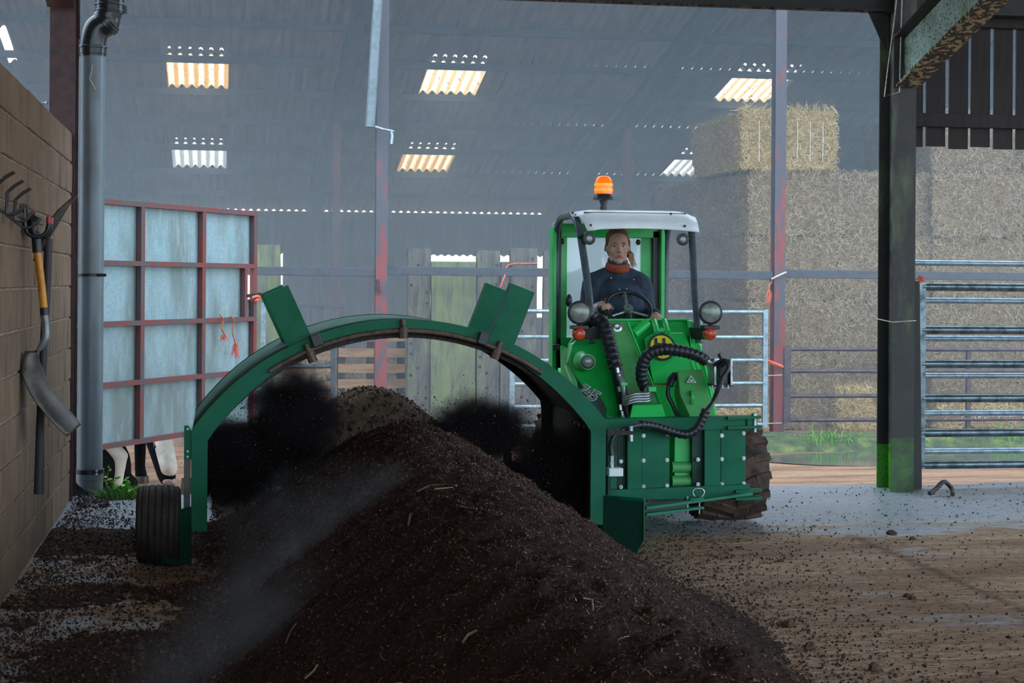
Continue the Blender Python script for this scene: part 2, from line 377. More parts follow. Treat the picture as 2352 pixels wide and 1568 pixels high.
# ------------------------------------------------------------------ ground
def mk_floor():
    t = NT('muddy_concrete'); g = t.n('ShaderNodeNewGeometry'); P = g.outputs['Position']; s = t.n('ShaderNodeSeparateXYZ', {0: P})
    mp = lambda sc, rot=0: t.n('ShaderNodeMapping', {'Vector': P, 'Scale': sc, 'Rotation': (0,0,rot)}).outputs[0]
    big = t.noise(mp((.5,1.6,1), -.12), 1.3, 6, .6); streak = t.noise(mp((.7,9,1), -.14), 2.0, 6, .65); fine = t.noise(mp((.55,1.5,1), -.14), 34, 6, .7)
    c = t.ramp(streak, [(.25, H('#7d614c')), (.48, H('#b18f72')), (.7, H('#d2b192'))])
    c = t.mix(t.ramp(big, [(.42, 0), (.6, .7)]), c, H('#85634c')); c = t.mix(t.ramp(fine, [(.38, .8), (.5, 0)]), c, H('#3a2d23'))
    # dirt-filled slab joint: distance to a line on the floor
    A, B = PZ(1940,1222,0), PZ(2420,1432,0); dl = (B-A).normalized(); rel = t.n('ShaderNodeVectorMath', {0: P, 1: tuple(A)}, operation='SUBTRACT').outputs[0]
    al_ = t.n('ShaderNodeVectorMath', {0: rel, 1: tuple(dl)}, operation='DOT_PRODUCT').outputs['Value']; ac = t.n('ShaderNodeVectorMath', {0: rel, 1: (-dl.y, dl.x, 0)}, operation='DOT_PRODUCT').outputs['Value']
    wv = t.math('ADD', t.math('ABSOLUTE', ac), t.math('MULTIPLY', t.math('SUBTRACT', t.noise(P, 9, 6), .5), .16)); joint = t.math('MULTIPLY', t.ramp(wv, [(.0, .62), (.055, 0)]), t.math('GREATER_THAN', al_, 0.0))
    c = t.mix(joint, c, H('#4a3021'))
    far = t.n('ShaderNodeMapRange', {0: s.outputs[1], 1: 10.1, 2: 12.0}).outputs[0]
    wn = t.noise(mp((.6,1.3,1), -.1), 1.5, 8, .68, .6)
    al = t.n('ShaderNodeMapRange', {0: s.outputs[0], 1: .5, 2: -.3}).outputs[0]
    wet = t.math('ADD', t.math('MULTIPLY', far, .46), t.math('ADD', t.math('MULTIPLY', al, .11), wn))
    wm = t.ramp(wet, [(.58, 0), (.72, 1)]); c = t.mix(t.math('MULTIPLY', wm, t.ramp(fine, [(.38, .45), (.56, .95)])), c, t.mix(streak, H('#858d99'), H('#aeb8c6')))  # wet slab without mud film; its bluish skylight sheen is put into the colour
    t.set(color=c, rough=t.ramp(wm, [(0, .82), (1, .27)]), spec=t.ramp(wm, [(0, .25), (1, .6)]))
    h = t.math('ADD', t.math('MULTIPLY', fine, .6), streak); bmp = t.n('ShaderNodeBump', {'Height': h, 'Distance': .012, 'Strength': t.ramp(wm, [(0, .75), (1, .5)])})
    t.l(bmp.outputs[0], t.b.inputs['Normal']); return t.m
M['floor'] = mk_floor()
xs = np.arange(-1.6, 13.01, .06); ys = np.concatenate([np.arange(-6, 5, .25), np.arange(5, 13.31, .06)])
XX, YY = np.meshgrid(xs, ys); ZZ = (fbm(XX, YY, .9, 5, 3)-.5)*.035
edge = 13.1 + (fbm(XX, YY*0, 1.4, 3, 9)-.5)*.25; ZZ -= np.clip((YY-edge)*1.2, 0, .3)
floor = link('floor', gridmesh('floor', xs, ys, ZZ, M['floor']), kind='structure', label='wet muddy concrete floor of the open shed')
def floor_z(x, y): return (fbm(x, y, .9, 5, 3)-.5)*.035
M['dirt'] = paint('packed_dark_dirt', '#3f2e25', '#2c211b', .95, scale=20, bump=.6)

def mk_yard():
    t = NT('red_clay_yard'); g = t.n('ShaderNodeNewGeometry'); P = g.outputs['Position']; mp = t.n('ShaderNodeMapping', {'Vector': P, 'Scale': (.5,2.2,1)}).outputs[0]
    f = t.noise(mp, 1.6, 7, .65); fine = t.noise(P, 20, 5, .6); c = t.ramp(f, [(.3, H('#7d5b49')), (.5, H('#a67b60')), (.7, H('#b98f73'))])
    c = t.mix(t.ramp(fine, [(.36, .5), (.48, 0)]), c, H('#5b4638')); t.set(color=c, rough=t.ramp(f, [(.35, .3), (.55, .7)])); t.bump(fine, .5, .015); return t.m
M['yard'] = mk_yard()
def yard_z(x, y):
    b = np.interp(y, [12.8, 13.4, 15.6, 16.3, 17.4, 18.2, 60], [-.06, -.045, -.165, -.2, -.215, -.22, -.22]); b2 = np.interp(y, [12.8,13.35,13.9,15,17.4,18.2,60], [-.06,-.05,-.24,-.33,-.33,-.24,-.22]); k = np.clip((2.6-x)/1.2, 0, 1); b = b*(1-k)+b2*k; return b + (fbm(x, y, .8, 4, 21)-.5)*.03*np.clip((17.6-y), .1, 1)
xs = np.concatenate([np.arange(-60,-8,4.), np.arange(-8,14,.12), np.arange(14,61,4.)]); ys = np.concatenate([np.arange(12.9,19.5,.1), np.arange(19.5,34.,1.), np.arange(35,90,6.)])
XX, YY = np.meshgrid(xs, ys)
link('ground', gridmesh('ground', xs, ys, yard_z(XX, YY), M['yard']), kind='structure', label='reddish clay yard between the two sheds')
MB().add([(-60,-60,-.12),(60,-60,-.12),(60,13.2,-.12),(-60,13.2,-.12)], [(0,1,2,3)]).build('land', M['yard'], kind='structure', label='ground around the shed')

# puddle, mossy kerb, grass
def mk_water():
    t = NT('puddle_water'); t.set(color=H('#5a5f55'), rough=.08, spec=.6); t.bump(t.noise(t.co((1,2,1)), 6, 3), .05, .01); return t.m
mb = MB(); pts = []
for i in range(40):
    a = 2*PI*i/40; pts.append(V(7.9+2.7*math.cos(a)*(1+.06*math.sin(5*a)), 16.85+.75*math.sin(a)*(1+.12*math.sin(3*a+1)), -.194))
mb.add(pts+[V(7.9,16.85,-.194)], [(i, (i+1)%40, 40) for i in range(40)])
mb.build('puddle', mk_water(), label='still brown puddle below the mossy kerb', cat='puddle')
def mk_moss():
    t = NT('mossy_concrete'); f = t.noise(t.co((1,1,1)), 5, 7, .65); t.set(color=t.ramp(f, [(.35, H('#43493f')), (.52, H('#536043')), (.7, H('#7c7f4c'))]), rough=.95); t.bump(t.noise(t.co(), 40, 4), .7, .02); return t.m
M['moss'] = mk_moss()
xs = np.arange(4.9, 12.01, .05); ys = np.linspace(17.75, 18.75, 24); XX, YY = np.meshgrid(xs, ys)
ZZ = -.23 + np.clip((YY-17.8)/.28, 0, 1)**.6*(.12+.05*fbm(XX, YY, 1.2, 4, 5)) + (fbm(XX, YY, 7, 3, 8)-.5)*.03
link('kerb', gridmesh('kerb', xs, ys, ZZ, M['moss']), kind='structure', label='mossy kerb along the barn front')
def blades(n, cx, cy, z, rx, ry, h0, h1, spread=.5, w0=.008):
    th = NR.random(n)*2*PI; r = np.sqrt(NR.random(n)); p = np.stack([cx+rx*r*np.cos(th), cy+ry*r*np.sin(th), np.full(n, z)], 1)
    az = NR.random(n)*2*PI; ln = NR.random(n)*spread; h = h0+(h1-h0)*NR.random(n); d = np.stack([np.cos(az)*ln, np.sin(az)*ln, np.ones(n)], 1); d /= np.linalg.norm(d, axis=1)[:,None]
    sd = np.cross(d, np.array([0.,1.,0.])[None]+np.stack([np.cos(az),np.sin(az),0*az],1)*.6); sd /= np.linalg.norm(sd, axis=1)[:,None]
    W = (w0*(.6+.8*NR.random(n)))[:,None]; h = h[:,None]; bend = np.stack([np.cos(az),np.sin(az),-.5+0*az],1)*h*.35*NR.random((n,1))
    vs = np.stack([p-sd*W/2, p+sd*W/2, p+d*h*.55-sd*W*.4, p+d*h*.55+sd*W*.4, p+d*h+bend, p+d*h+bend+sd*.0008], 1).reshape(-1,3)
    f = np.array([[0,1,3,2],[2,3,5,4]]); return vs, (f[None]+(np.arange(n)*6)[:,None,None]).reshape(-1,4)
M['grass'] = island('grass_blades', [(0, H('#3f7a34')), (.5, H('#5c9844')), (1, H('#8fb463'))], .5)
def merge(parts):
    o = 0; A_ = []; B_ = []
    for v_, f_ in parts: A_.append(v_); B_.append(f_+o); o += len(v_)
    return np.concatenate(A_), np.concatenate(B_)
P_ = []
for (px, py, n, h) in ((1890,1040,46,.26),(1945,1045,30,.2),(1990,1048,16,.14),(2320,1030,40,.32),(2260,1040,18,.16),(2170,1035,12,.12),(1830,1045,8,.08)):
    c = PY(px, py, 18.0); P_.append(blades(n, c.x, 18.0, -.16, .22, .12, h*.4, h))
P_.append(blades(110, 8.4, 18.3, -.1, 3.3, .35, .02, .06)); vs, fs = merge(P_)
link('grass', fast_mesh('grass', vs, fs, [M['grass']]), label='sparse grass tufts along the mossy kerb', cat='grass', kind='stuff')
# weed clump by the downpipe
wd = thing('weed_clump', (PZ(285,1150,-.02)), 'bright green weeds growing beside the grey downpipe foot', 'weed')
c = wd.location; vs, fs = blades(420, 0, 0, 0, .17, .12, .05, .15, .9, .012); link('grass_blades', fast_mesh('grass_blades', vs, fs, [M['grass']]), wd, kind='stuff')
leaf = MB().add([(0,0,0),(.018,.01,.002),(.022,.03,.006),(0,.055,0),(-.022,.03,.006),(-.018,.01,.002),(0,.03,-.004)], [(0,1,6),(1,2,6),(2,3,6),(3,4,6),(4,5,6),(5,0,6)]).mesh('leaf', [paint('leaf_green', '#8ccb3e', '#63a532', .5, scale=30)])
for i in range(26):
    a = R.random()*2*PI; r = R.random()*.15; put('leaf', leaf, wd, (math.cos(a)*r, math.sin(a)*r*.7-.03, .05+.11*R.random()), (R.uniform(-.4,.9), R.uniform(-.4,.4), R.random()*6), (1.1,)*3)
for i in range(9): put('leaf', leaf, wd, (-.12+R.uniform(-.02,.02), R.uniform(-.02,.02), .05+.024*i), (R.uniform(.3,.9), 0, R.random()*6), (.5,)*3)
MB().tube([c+V(-.12,0,0), c+V(-.125,0,.12), c+V(-.11,0,.27)], [.004,.003,.002], 5).build('stem', M['grass'], wd)

# ------------------------------------------------------------------ left block wall
wall = MB().bb(-1.19, -1.062, -9.9, 12.652, -.05, 2.64).build('wall_left', M['mortar'], kind='structure', label='brown concrete block wall on the side of the shed')
def block_mesh(l, hgt, seed):
    rr = random.Random(seed); d = .15; c = .006; mb = MB(); x0, x1 = -l/2, l/2; z0, z1 = -hgt/2, hgt/2
    j = lambda: rr.uniform(-.0022, .0022)
    back = [V(-d,x0,z0),V(-d,x1,z0),V(-d,x1,z1),V(-d,x0,z1)]; mid = [V(-c,x0+j(),z0+j()),V(-c,x1+j(),z0+j()),V(-c,x1+j(),z1+j()),V(-c,x0+j(),z1+j())]
    fr = [V(j(),x0+c,z0+c),V(j(),x1-c,z0+c),V(j(),x1-c,z1-c),V(j(),x0+c,z1-c)]; vs = back+mid+fr; fs = [(3,2,1,0),(8,9,10,11)]
    for k in range(4):
        q = (k+1)%4; fs += [(k,q,4+q,4+k),(4+k,4+q,8+q,8+k)]
    return mb.add(vs, fs).mesh('block', [M['block']])
CH = 2.65/12; full = [block_mesh(.43, CH-.012, k) for k in range(4)]; half = block_mesh(.209, CH-.012, 9)
for r in range(12):
    z = (r+.5)*CH; y = 12.66
    first = True
    while y > 4.9:
        l = .209 if (first and r % 2) else .43; me = half if l < .3 else R.choice(full); first = False
        put('block', me, wall, (-1.05+R.uniform(-.003,.003), y-l/2, z), (0, R.uniform(-.004,.004), R.uniform(-.004,.004))); y -= l+.012

mb = MB()
for r in range(12):
    y = 4.9-.22*(r % 2)
    while y > -9.7: mb.bb(-1.2,-1.05,y-.43,y,r*CH+.006,(r+1)*CH-.006); y -= .442
mb.build('blockwork', M['block'], wall, kind='stuff')
# ------------------------------------------------------------------ shed frame
lp = thing('shed_post', (-1.125,12.87,0), 'dark brown steel stanchion at the end of the block wall', 'post')
MB().ibeam((-1.125,12.87,0), (-1.125,12.87,4.1), .18, .3, (0,1,0)).build('column', M['brownsteel'], lp)
mb = MB(); mb.extr([(-1.03,12.9,3.35),(-1.03,12.9,3.8),(-1.03,12.35,4.0),(-1.03,12.72,3.8)], (.012,0,0)); mb.build('gusset', M['brownsteel'], lp)
mb = MB(); mb.cyl((-1.23,12.7,2.86), (-1.235,12.66,2.86), .008, 8); mb.cyl((-1.225,12.72,2.86),(-1.27,12.72,2.86), .006, 8); mb.build('bolt', M['steel'], lp)
rp = thing('shed_post', (5.22,12.77,0), 'dark steel stanchion with lime green painted foot beside the stacked gates', 'post')
for y, m_ in ((12.627,'post'),(12.913,'postrear')): MB().beam((5.22,y,0),(5.22,y,3.9),.185,.014,(0,1,0)).build('flange', M[m_], rp)
MB().beam((5.22,12.77,0),(5.22,12.77,3.9),.012,.272,(0,1,0)).build('web', M['postweb_lit'], rp)
# string tied round the post, loose cable
s0 = 1.6-(741-656)/296
MB().tube([V(5.122,12.612,s0),V(5.318,12.612,s0+.012),V(5.322,12.93,s0+.01),V(5.12,12.93,s0+.02)], .004, 6, closed=True).build('string', M['cream'], None, label='thin white string tied round the stanchion with the lime foot', cat='string')
q = [PY(2060,-10,12.6), PY(2052,60,12.6), PY(2040,150,12.6), PY(2031,222,12.6), PY(2066,211,12.6), PY(2068,120,12.6), PY(2072,-10,12.6)]
MB().tube(q, .005, 6).build('hanging_cable', M['cream'], None, label='dusty loop of cable hanging on the stanchion below the eaves beam', cat='cable')
def rafter(name, x, label, m1='haunch', m2='haunchrust', dz=0):
    t = thing(name, (x,12.62,3.13), label, 'rafter'); sl = .28; y1 = 1.0
    p0 = V(x,12.62,3.32+dz); p1 = V(x,y1,3.32+dz+(12.62-y1)*sl); up = V(0,sl,1).normalized()
    MB().beam(p0, p1, .012, .38, up).build('web', M[m1], t)
    o = up*.19; MB().beam(p0-o, p1-o, .19, .022, up).build('lower_flange', M[m2], t); MB().beam(p0+o, p1+o, .19, .022, up).build('upper_flange', M['darksteel'], t)
rafter('roof_rafter', 5.22, 'algae stained rafter with flaking flange rising from the lime-footed stanchion')
rafter('roof_rafter', -1.125, 'brown steel rafter above the block wall', 'brownsteel', 'brownsteel', .4)
mb = MB(); mb.ibeam((-9,12.77,3.86), (13,12.77,3.86), .12, .26, (0,0,1)); eb = mb.build('eaves_beam', M['darksteel'], None, label='dark eaves beam across the top of the shed opening', cat='beam')
mb = MB()
for i in range(150):
    x = R.uniform(-.5,5.0); mb.box((x, 12.72+R.uniform(-.03,.03), 3.728), (R.uniform(.01,.05), .02, R.uniform(.005,.02)))
mb.build('cobweb_crust', M['dirt'], eb, kind='stuff')
mb = MB(); mb.extr([(5.128,12.78,3.73),(5.128,12.78,3.42),(4.98,12.78,3.73)], (0,.012,0)); mb.build('knee_gusset', M['darksteel'], rp)
# shed roof (above the frame) : two slopes
rf = MB(); rz = lambda y: 3.99+(12.95-y)*.28
for (x0, x1) in ((-9,13),):
    rf.extr([(x0,13.05,rz(13.05)),(x0,1.0,rz(1.0)),(x0,1.0,rz(1.0)+.03),(x0,13.05,rz(13.05)+.03)], (x1-x0,0,0))
rf.extr([(-9,1.0,rz(1.0)),(-9,-5.0,rz(7.0)),(-9,-5.0,rz(7.0)+.03),(-9,1.0,rz(1.0)+.03)], (22,0,0))
rf.build('ceiling', M['asb'], kind='structure', label='fibre cement roof over the near shed')
for k in range(8):
    y = 12.2-k*1.45; MB().bb(-9,13,y-.035,y+.035,rz(y)-.16,rz(y)-.01).build('purlin', M['timberdark'], bpy.data.objects['ceiling'])

# space boarding beside the right post
sb = thing('board_cladding', (5.4,12.98,2.7), 'dark vertical space boarding above the stacked gates', 'cladding')
xb = 5.345; brd = None
for i in range(20):
    mb = MB(); mb.bb(-.079,.079,0,.022,R.uniform(-.012,.012),1.25); o = put('board', mb.mesh('board', [M['timberdark']]), sb, (xb+.095-5.4+R.uniform(-.003,.003), 0, 0), (0,R.uniform(-.004,.004),0)); xb += .191
MB().bb(5.33,9.2,12.9,12.975,2.86,2.965).build('rail', M['timberdark'], sb, bevel=.004)
MB().bb(5.33,9.2,12.9,12.975,3.66,3.76).build('rail', M['timberdark'], sb, bevel=.004)

# stacked gates on the right
def bar_gate(name, label, Y, x0, x1, zs, rad, mat, stile=.05, sx=None, group=None, stays=(), x0z=None):
    t = thing(name, (x0, Y, zs[-1]), label, 'gate', group)
    for z in zs: MB().tube([(x0,Y,z),((x0+x1)/2,Y,z-.004),(x1,Y,z)], rad, 10).build('bar', mat, t, smooth=50)
    zt, zb = zs[0], zs[-1]
    MB().beam((x0,Y,zb-.03),(x0,Y,zt+.03), stile, stile).build('stile', mat, t)
    MB().beam((x1,Y,zb-.03),(x1,Y,zt+.03), stile, stile).build('stile', mat, t)
    for (xa, xb2) in stays: MB().beam((xa,Y+.03,zb),(xb2,Y+.03,zt), .045, .012, (0,1,0)).build('stay', mat, t)
    return t
bar_gate('galvanised_gate', 'bright galvanised bar gate behind the darker gate beside the lime-footed stanchion', 13.12, 5.40, 9.6, [1.78,1.476,1.17,.87,.567,.26], .024, M['galv'], .04)
dg = bar_gate('steel_gate', 'dark wet bar gate nearest the lime-footed stanchion, in front of the bright one', 12.85, 5.46, 9.6, [1.588,1.247,.978,.706,.433,.18], .034, M['darkgalv'], .06)
MB().beam((5.40,12.8,0),(5.37,12.8,1.63), .085, .07, (0,1,0)).build('gate_post', M['darksteel'], None, label='short dark hanging post against the lime-footed stanchion', cat='post')
# drips under the bars
mb = MB()
for z in (1.78,1.476,1.17,.87,.567):
    for k in range(26):
        mb.ell((5.5+R.random()*2.4, 13.115, z-.03-R.random()*.012), (.006,.006,.009), None, 6, 4)
t_ = NT('water_drop'); t_.set(color=H('#e8f0f2'), rough=.05, metal=.4); mb.build('water_drops', t_.m, None, label='rain drops hanging from the bright galvanised gate bars', cat='water', kind='stuff')
# twisted offcut at the post base
MB().tube(smooth_path([PZ(2135,1133,.02), PZ(2150,1122,.05), PZ(2168,1112,.08)+V(0,0,.02), PZ(2185,1120,.05), PZ(2188,1135,.02)]), .018, 7).build('old_rope', M['toolwood'], None, label='old stiff rope end lying at the lime-footed stanchion', cat='rope', smooth=60)
# ------------------------------------------------------------------ far barn
EAVE_Y, EAVE_Z, SL = 33.5, 3.0, .215
def rz_(y): return EAVE_Z + (EAVE_Y-y)*SL
def PR(px, py):                                             # point seen on the barn roof plane
    d = ray(px, py); k = (EAVE_Z + EAVE_Y*SL - CAMH)/(d.z + SL*d.y); return CAM + d*k
PITCH, AMP = .146, .032
PUR = [32.14-1.436*k for k in range(9)]
SKY = []                                                    # (x0, x1, upper purlin, lower purlin, warm)
for (pxa, pxb, py, upper, warm) in ((382,525,141,1,1),(980,1117,158,1,2),(1690,1826,171,1,2),(395,520,343,0,0),(925,1043,356,0,1),(1553,1650,363,0,0)):
    a = PR(pxa, py); b = PR(pxb, py); yt = 24.96 if upper else 29.268; SKY.append((a.x, b.x, yt, yt+1.436, warm))
roof = thing('roof', (0,33.5,3), 'underside of the grey corrugated barn roof', kind='structure')
BX0, BX1 = -13.0, 19.0; SLIT = (-3.0, -2.89, 24.2, 25.5)
def corr(mb, x0, x1, ya, yb, dz=0, crest_only=None, seg=6):
    n = max(2, int(round((x1-x0)/PITCH*seg))); vs = []; fs = []
    for i in range(n+1):
        x = x0 + (x1-x0)*i/n; c = AMP*math.cos(2*PI*x/PITCH)
        vs += [V(x, ya, rz_(ya)+c+dz), V(x, yb, rz_(yb)+c+dz)]
    for i in range(n):
        xm = x0 + (x1-x0)*(i+.5)/n
        if crest_only is not None and (math.cos(2*PI*xm/PITCH) > .55) != crest_only: continue
        fs.append((2*i, 2*i+1, 2*i+3, 2*i+2))
    mb.add(vs, fs)
edges_y = [19.0] + sorted([p for p in PUR if p > 19.2])
edges_y = edges_y + [33.62]
for k in range(len(edges_y)-1):
    ya, yb = edges_y[k], edges_y[k+1]; dz = .014*(k % 2); mb = MB()
    cuts = sorted([(s[0], s[1]) for s in SKY if abs(s[2]-ya) < .3]); x = BX0
    above = [s for s in SKY if abs(s[2]-yb) < .3]
    segs = []
    for a, b in cuts: segs.append((x, a)); x = b
    segs.append((x, BX1))
    for a, b in segs:
        sub = []; xx = a
        for s in sorted(above):
            if a < s[0] < b: sub.append((xx, s[0], 0)); sub.append((s[0], s[1], 1)); xx = s[1]
        sub.append((xx, b, 0))
        for (u0, u1, holed) in sub:
            if u1-u0 < .05: continue
            if not holed and u0 < SLIT[0] and u1 > SLIT[1] and yb > SLIT[2] and ya < SLIT[3]:      # torn sheet letting the sky in
                corr(mb, u0, SLIT[0], ya, yb+.12, dz); corr(mb, SLIT[1], u1, ya, yb+.12, dz)
                if SLIT[2] > ya: corr(mb, SLIT[0], SLIT[1], ya, SLIT[2], dz)
                if SLIT[3] < yb: corr(mb, SLIT[0], SLIT[1], SLIT[3], yb+.12, dz)
            elif not holed: corr(mb, u0, u1, ya, yb+.12, dz)
            else:
                corr(mb, u0, u1, ya, yb-.13, dz, seg=8); corr(mb, u0, u1, yb-.13, yb-.06, dz, False, 8); corr(mb, u0, u1, yb-.06, yb+.1, dz, seg=8)
    mb.build('sheet_course', M['asb'], roof)
def mk_sky(name, c1, c2):
    t = NT(name); g = t.n('ShaderNodeNewGeometry'); mp = t.n('ShaderNodeMapping', {'Vector': g.outputs['Position'], 'Scale': (7,2.5,2)}).outputs[0]
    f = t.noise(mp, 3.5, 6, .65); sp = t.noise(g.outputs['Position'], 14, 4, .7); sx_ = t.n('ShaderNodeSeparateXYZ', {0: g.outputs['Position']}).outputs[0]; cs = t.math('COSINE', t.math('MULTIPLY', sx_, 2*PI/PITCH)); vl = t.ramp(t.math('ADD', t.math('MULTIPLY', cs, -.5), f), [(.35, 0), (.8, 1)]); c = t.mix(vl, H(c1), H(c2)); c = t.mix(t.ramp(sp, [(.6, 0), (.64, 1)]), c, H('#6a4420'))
    tr = t.n('ShaderNodeBsdfTranslucent', {'Color': c}); df = t.n('ShaderNodeBsdfDiffuse', {'Color': c}); mx = t.n('ShaderNodeMixShader', {0: .12, 1: tr.outputs[0], 2: df.outputs[0]}); t.l(mx.outputs[0], t.out.inputs['Surface']); return t.m
SM = [mk_sky('clear_rooflight', '#ffffff', '#a9adad'), mk_sky('aged_amber_rooflight', '#ffeac0', '#d9a055'), mk_sky('pale_amber_rooflight', '#fffaea', '#f0c180')]
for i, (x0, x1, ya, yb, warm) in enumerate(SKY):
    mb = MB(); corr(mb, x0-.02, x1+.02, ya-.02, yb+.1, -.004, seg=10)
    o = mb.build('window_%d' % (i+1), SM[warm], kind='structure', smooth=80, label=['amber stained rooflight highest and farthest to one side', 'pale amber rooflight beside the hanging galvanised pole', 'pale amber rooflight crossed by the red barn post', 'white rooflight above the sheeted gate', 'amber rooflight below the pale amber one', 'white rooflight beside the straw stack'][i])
for y in PUR:
    z = rz_(y)-AMP-.005; MB().bb(BX0,BX1,y-.04,y+.04,z-.1,z).build('purlin', M['purlin'], roof)
XR = [1.756-4.57*2, -3.45, 1.756, 1.756+4.57, 1.756+9.14, 1.756+4.57*3]
for x in XR:
    dz = -.13-AMP-.16; MB().ibeam((x,19.0,rz_(19.0)+dz),(x,33.4,rz_(33.4)+dz), .15, .32, (0,SL,1)).build('rafter', M['purlin'], roof)
wb = MB(); OP = [(PY(520,500,33.5).x, PY(650,500,33.5).x), (PY(984,500,33.5).x, PY(1320,500,33.5).x)]
ZO0, ZO1 = .9, 1.6+(648-589)/114.
def wallcorr(mb, x0, x1, z0, z1, y=33.45):
    n = max(1, int(round((x1-x0)/PITCH*4))); vs = []; fs = []
    for i in range(n+1):
        x = x0+(x1-x0)*i/n; c = .02*math.cos(2*PI*x/PITCH); zc = .02*math.sin(2*PI*x/PITCH) if z0 > 1 else 0
        vs += [V(x,y+c,z0+zc), V(x,y+c,z1)]
    for i in range(n): fs.append((2*i,2*i+2,2*i+3,2*i+1))
    mb.add(vs, fs)
x = BX0
for (a, b) in OP: wallcorr(wb, x, a, -.3, 2.93); wallcorr(wb, a, b, ZO1, 2.93); wallcorr(wb, a, b, -.3, ZO0); x = b
wallcorr(wb, x, BX1, -.3, 2.93)
wb.build('wall_back', M['cladding'], kind='structure', label='dark corrugated back wall of the barn')
for sx, nm in ((BX0,'wall_west'),(BX1,'wall_east')):
    mb = MB(); mb.extr([(sx,19,-.3),(sx,33.5,-.3),(sx,33.5,3),(sx,19,rz_(19))], (.05,0,0)); mb.build(nm, M['cladding'], kind='structure', label='end wall of the barn')
MB().bb(BX0,BX1,33.38,33.46,2.80,2.94).build('wall_plate', M['purlin'], bpy.data.objects['wall_back'])
# posts
def bpost(name, x, y, top, mat, label, wd=.13, brackets=True, base=-.22):
    t = thing(name, (x,y,base), label, 'post'); MB().ibeam((x,y,base),(x,y,top), wd, .15, (0,1,0)).build('column', mat, t)
    if brackets:
        z = 4.78
        for s in (-1,1): MB().extr([(x+s*wd/2,y-.07,z-.02),(x+s*(wd/2+.2),y-.07,z+.22),(x+s*wd/2,y-.07,z+.22)], (0,.012,0)).build('bracket', mat, t)
    return t
bpost('barn_post', 1.756, 19.0, 6.3, M['redpale'], 'weathered red barn post behind the arch of the compost turner')
bpost('barn_post', 6.33, 19.0, 6.3, M['redpale'], 'weathered red barn post in front of the straw stack')
bpost('barn_post', -3.45, 19.0, 6.3, M['redpale'], 'barn post hidden behind the sheeted gate')
bpost('barn_post', 10.9, 19.0, 6.3, M['redpale'], 'barn post beyond the stacked gates')
bpost('inner_post', 1.756, 26.5, 4.1, M['redoxide'], 'slim grey and red post deep inside the barn', .11, False)
bpost('inner_post', 6.33, 26.5, 4.1, M['redoxide'], 'slim post deep in the barn above the loader cab', .11, False)
MB().bb(BX0,BX1,18.93,19.07,4.98,5.2).build('barn_beam', M['redpale'], None, label='red beam across the barn front above the posts', cat='beam')
# horizontal rail along the front
for (xa, xb, lab) in ((-2.7,1.69,'grey rail between the sheeted gate and the red barn post'),(1.82,6.26,'grey rail behind the loader cab'),(6.40,10.8,'grey rail across the straw stack')):
    MB().beam((xa,18.98,1.72),(xb,18.98,1.70),.06,.095).build('barn_rail', M['rail'], None, bevel=.006, label=lab, cat='rail')
# hanging galvanised pole with hook
gp = thing('galvanised_pole', PY(853,290,18.8), 'leaning galvanised pole hanging beside the red barn post', 'pole')
MB().tube([PY(850,292,18.8),PY(858,160,18.8),PY(872,-60,18.8)], .055, 12).build('tube', M['poledull'], gp, smooth=50)
MB().tube([PY(862,291,18.78),PY(880,297,18.75),PY(905,302,18.75),PY(898,298,18.75),PY(901,312,18.75),PY(899,331,18.75)], .017, 7).build('hook', M['galv'], gp, smooth=60)
# timbers
TB = [(590,645,562,'tall mossy timber beside the edge of the sheeted gate',0),(937,990,570,'pale bolt-holed timber next to the pallets',1),(991,1094,600,'widest moss-covered plank behind the turner arch',0),(1096,1150,575,'stubby weathered timber beside the widest mossy plank',1),(1151,1171,601,'narrow timber between two taller ones',0),(1172,1234,570,'broad grey timber tied with orange twine',1),(1249,1330,575,'dark timber just behind the cab edge',1)]
hole = MB().cyl((0,0,0),(0,.01,0),.017,10).mesh('bolt_hole', [M['decalblack']])
for i, (xa, xb, yt, lab, holes) in enumerate(TB):
    y = 19.35+.03*(i%2); a = PY(xa,yt,y); b = PY(xb,yt+1,y); t = thing('timber_upright', ((a.x+b.x)/2,y,-.22), lab, 'timber')
    mb = MB(); n = 9; W = b.x-a.x; zs = [-.22+(a.z+.22)*k/n for k in range(n+1)]; vs = []; fs = []
    for k, z in enumerate(zs):
        j = R.uniform(-.006,.006); vs += [V(a.x+j,y,z),V(b.x+j,y,z),V(b.x+j,y+.09,z),V(a.x+j,y+.09,z)]
    for k in range(n):
        for q in range(4): fs.append((4*k+q,4*k+(q+1)%4,4*k+4+(q+1)%4,4*k+4+q))
    fs += [(3,2,1,0),(4*n,4*n+1,4*n+2,4*n+3)]; mb.add(vs, fs); mb.build('plank', M['mossy'] if i in (0,2) else M['greytimber'], t, bevel=.008)
    if holes:
        for k in range(16): put('bolt_hole', hole, t, (R.choice([-.34,-.05,.33])*W, -.006, .1+k*(a.z+.1)/16+R.uniform(-.05,.05)))
# pallets stood on edge
def pallet(x, y, z, wd, hgt, n, label, ry=0):
    t = thing('pallet', (x,y,z), label, 'pallet', rz=ry)
    for k in range(n):
        mb = MB().bb(0,wd,0,.022,k*hgt/n,k*hgt/n+.105); mb.mesh; o = put('slat', mb.mesh('slat', [M['pallet']]), t, (R.uniform(-.01,.01),0,0), (0,R.uniform(-.008,.008),0))
    for q in (.05,.5,.95): put('bearer', MB().bb(-.045,.045,.022,.12,0,hgt).mesh('bearer', [M['timberdark']]), t, (wd*q,0,0))
a = PY(600,900,20.1); b = PY(772,900,20.1); c_ = PY(935,900,20.1)
pallet(b.x+.02, 20.1, -.2, c_.x-b.x-.05, 1.28, 7, 'upright pallet between the inner gate stile and the bolt-holed timber')
pallet(a.x, 20.2, -.2, b.x-a.x-.02, 1.22, 7, 'upright pallet nearer the sheeted gate')
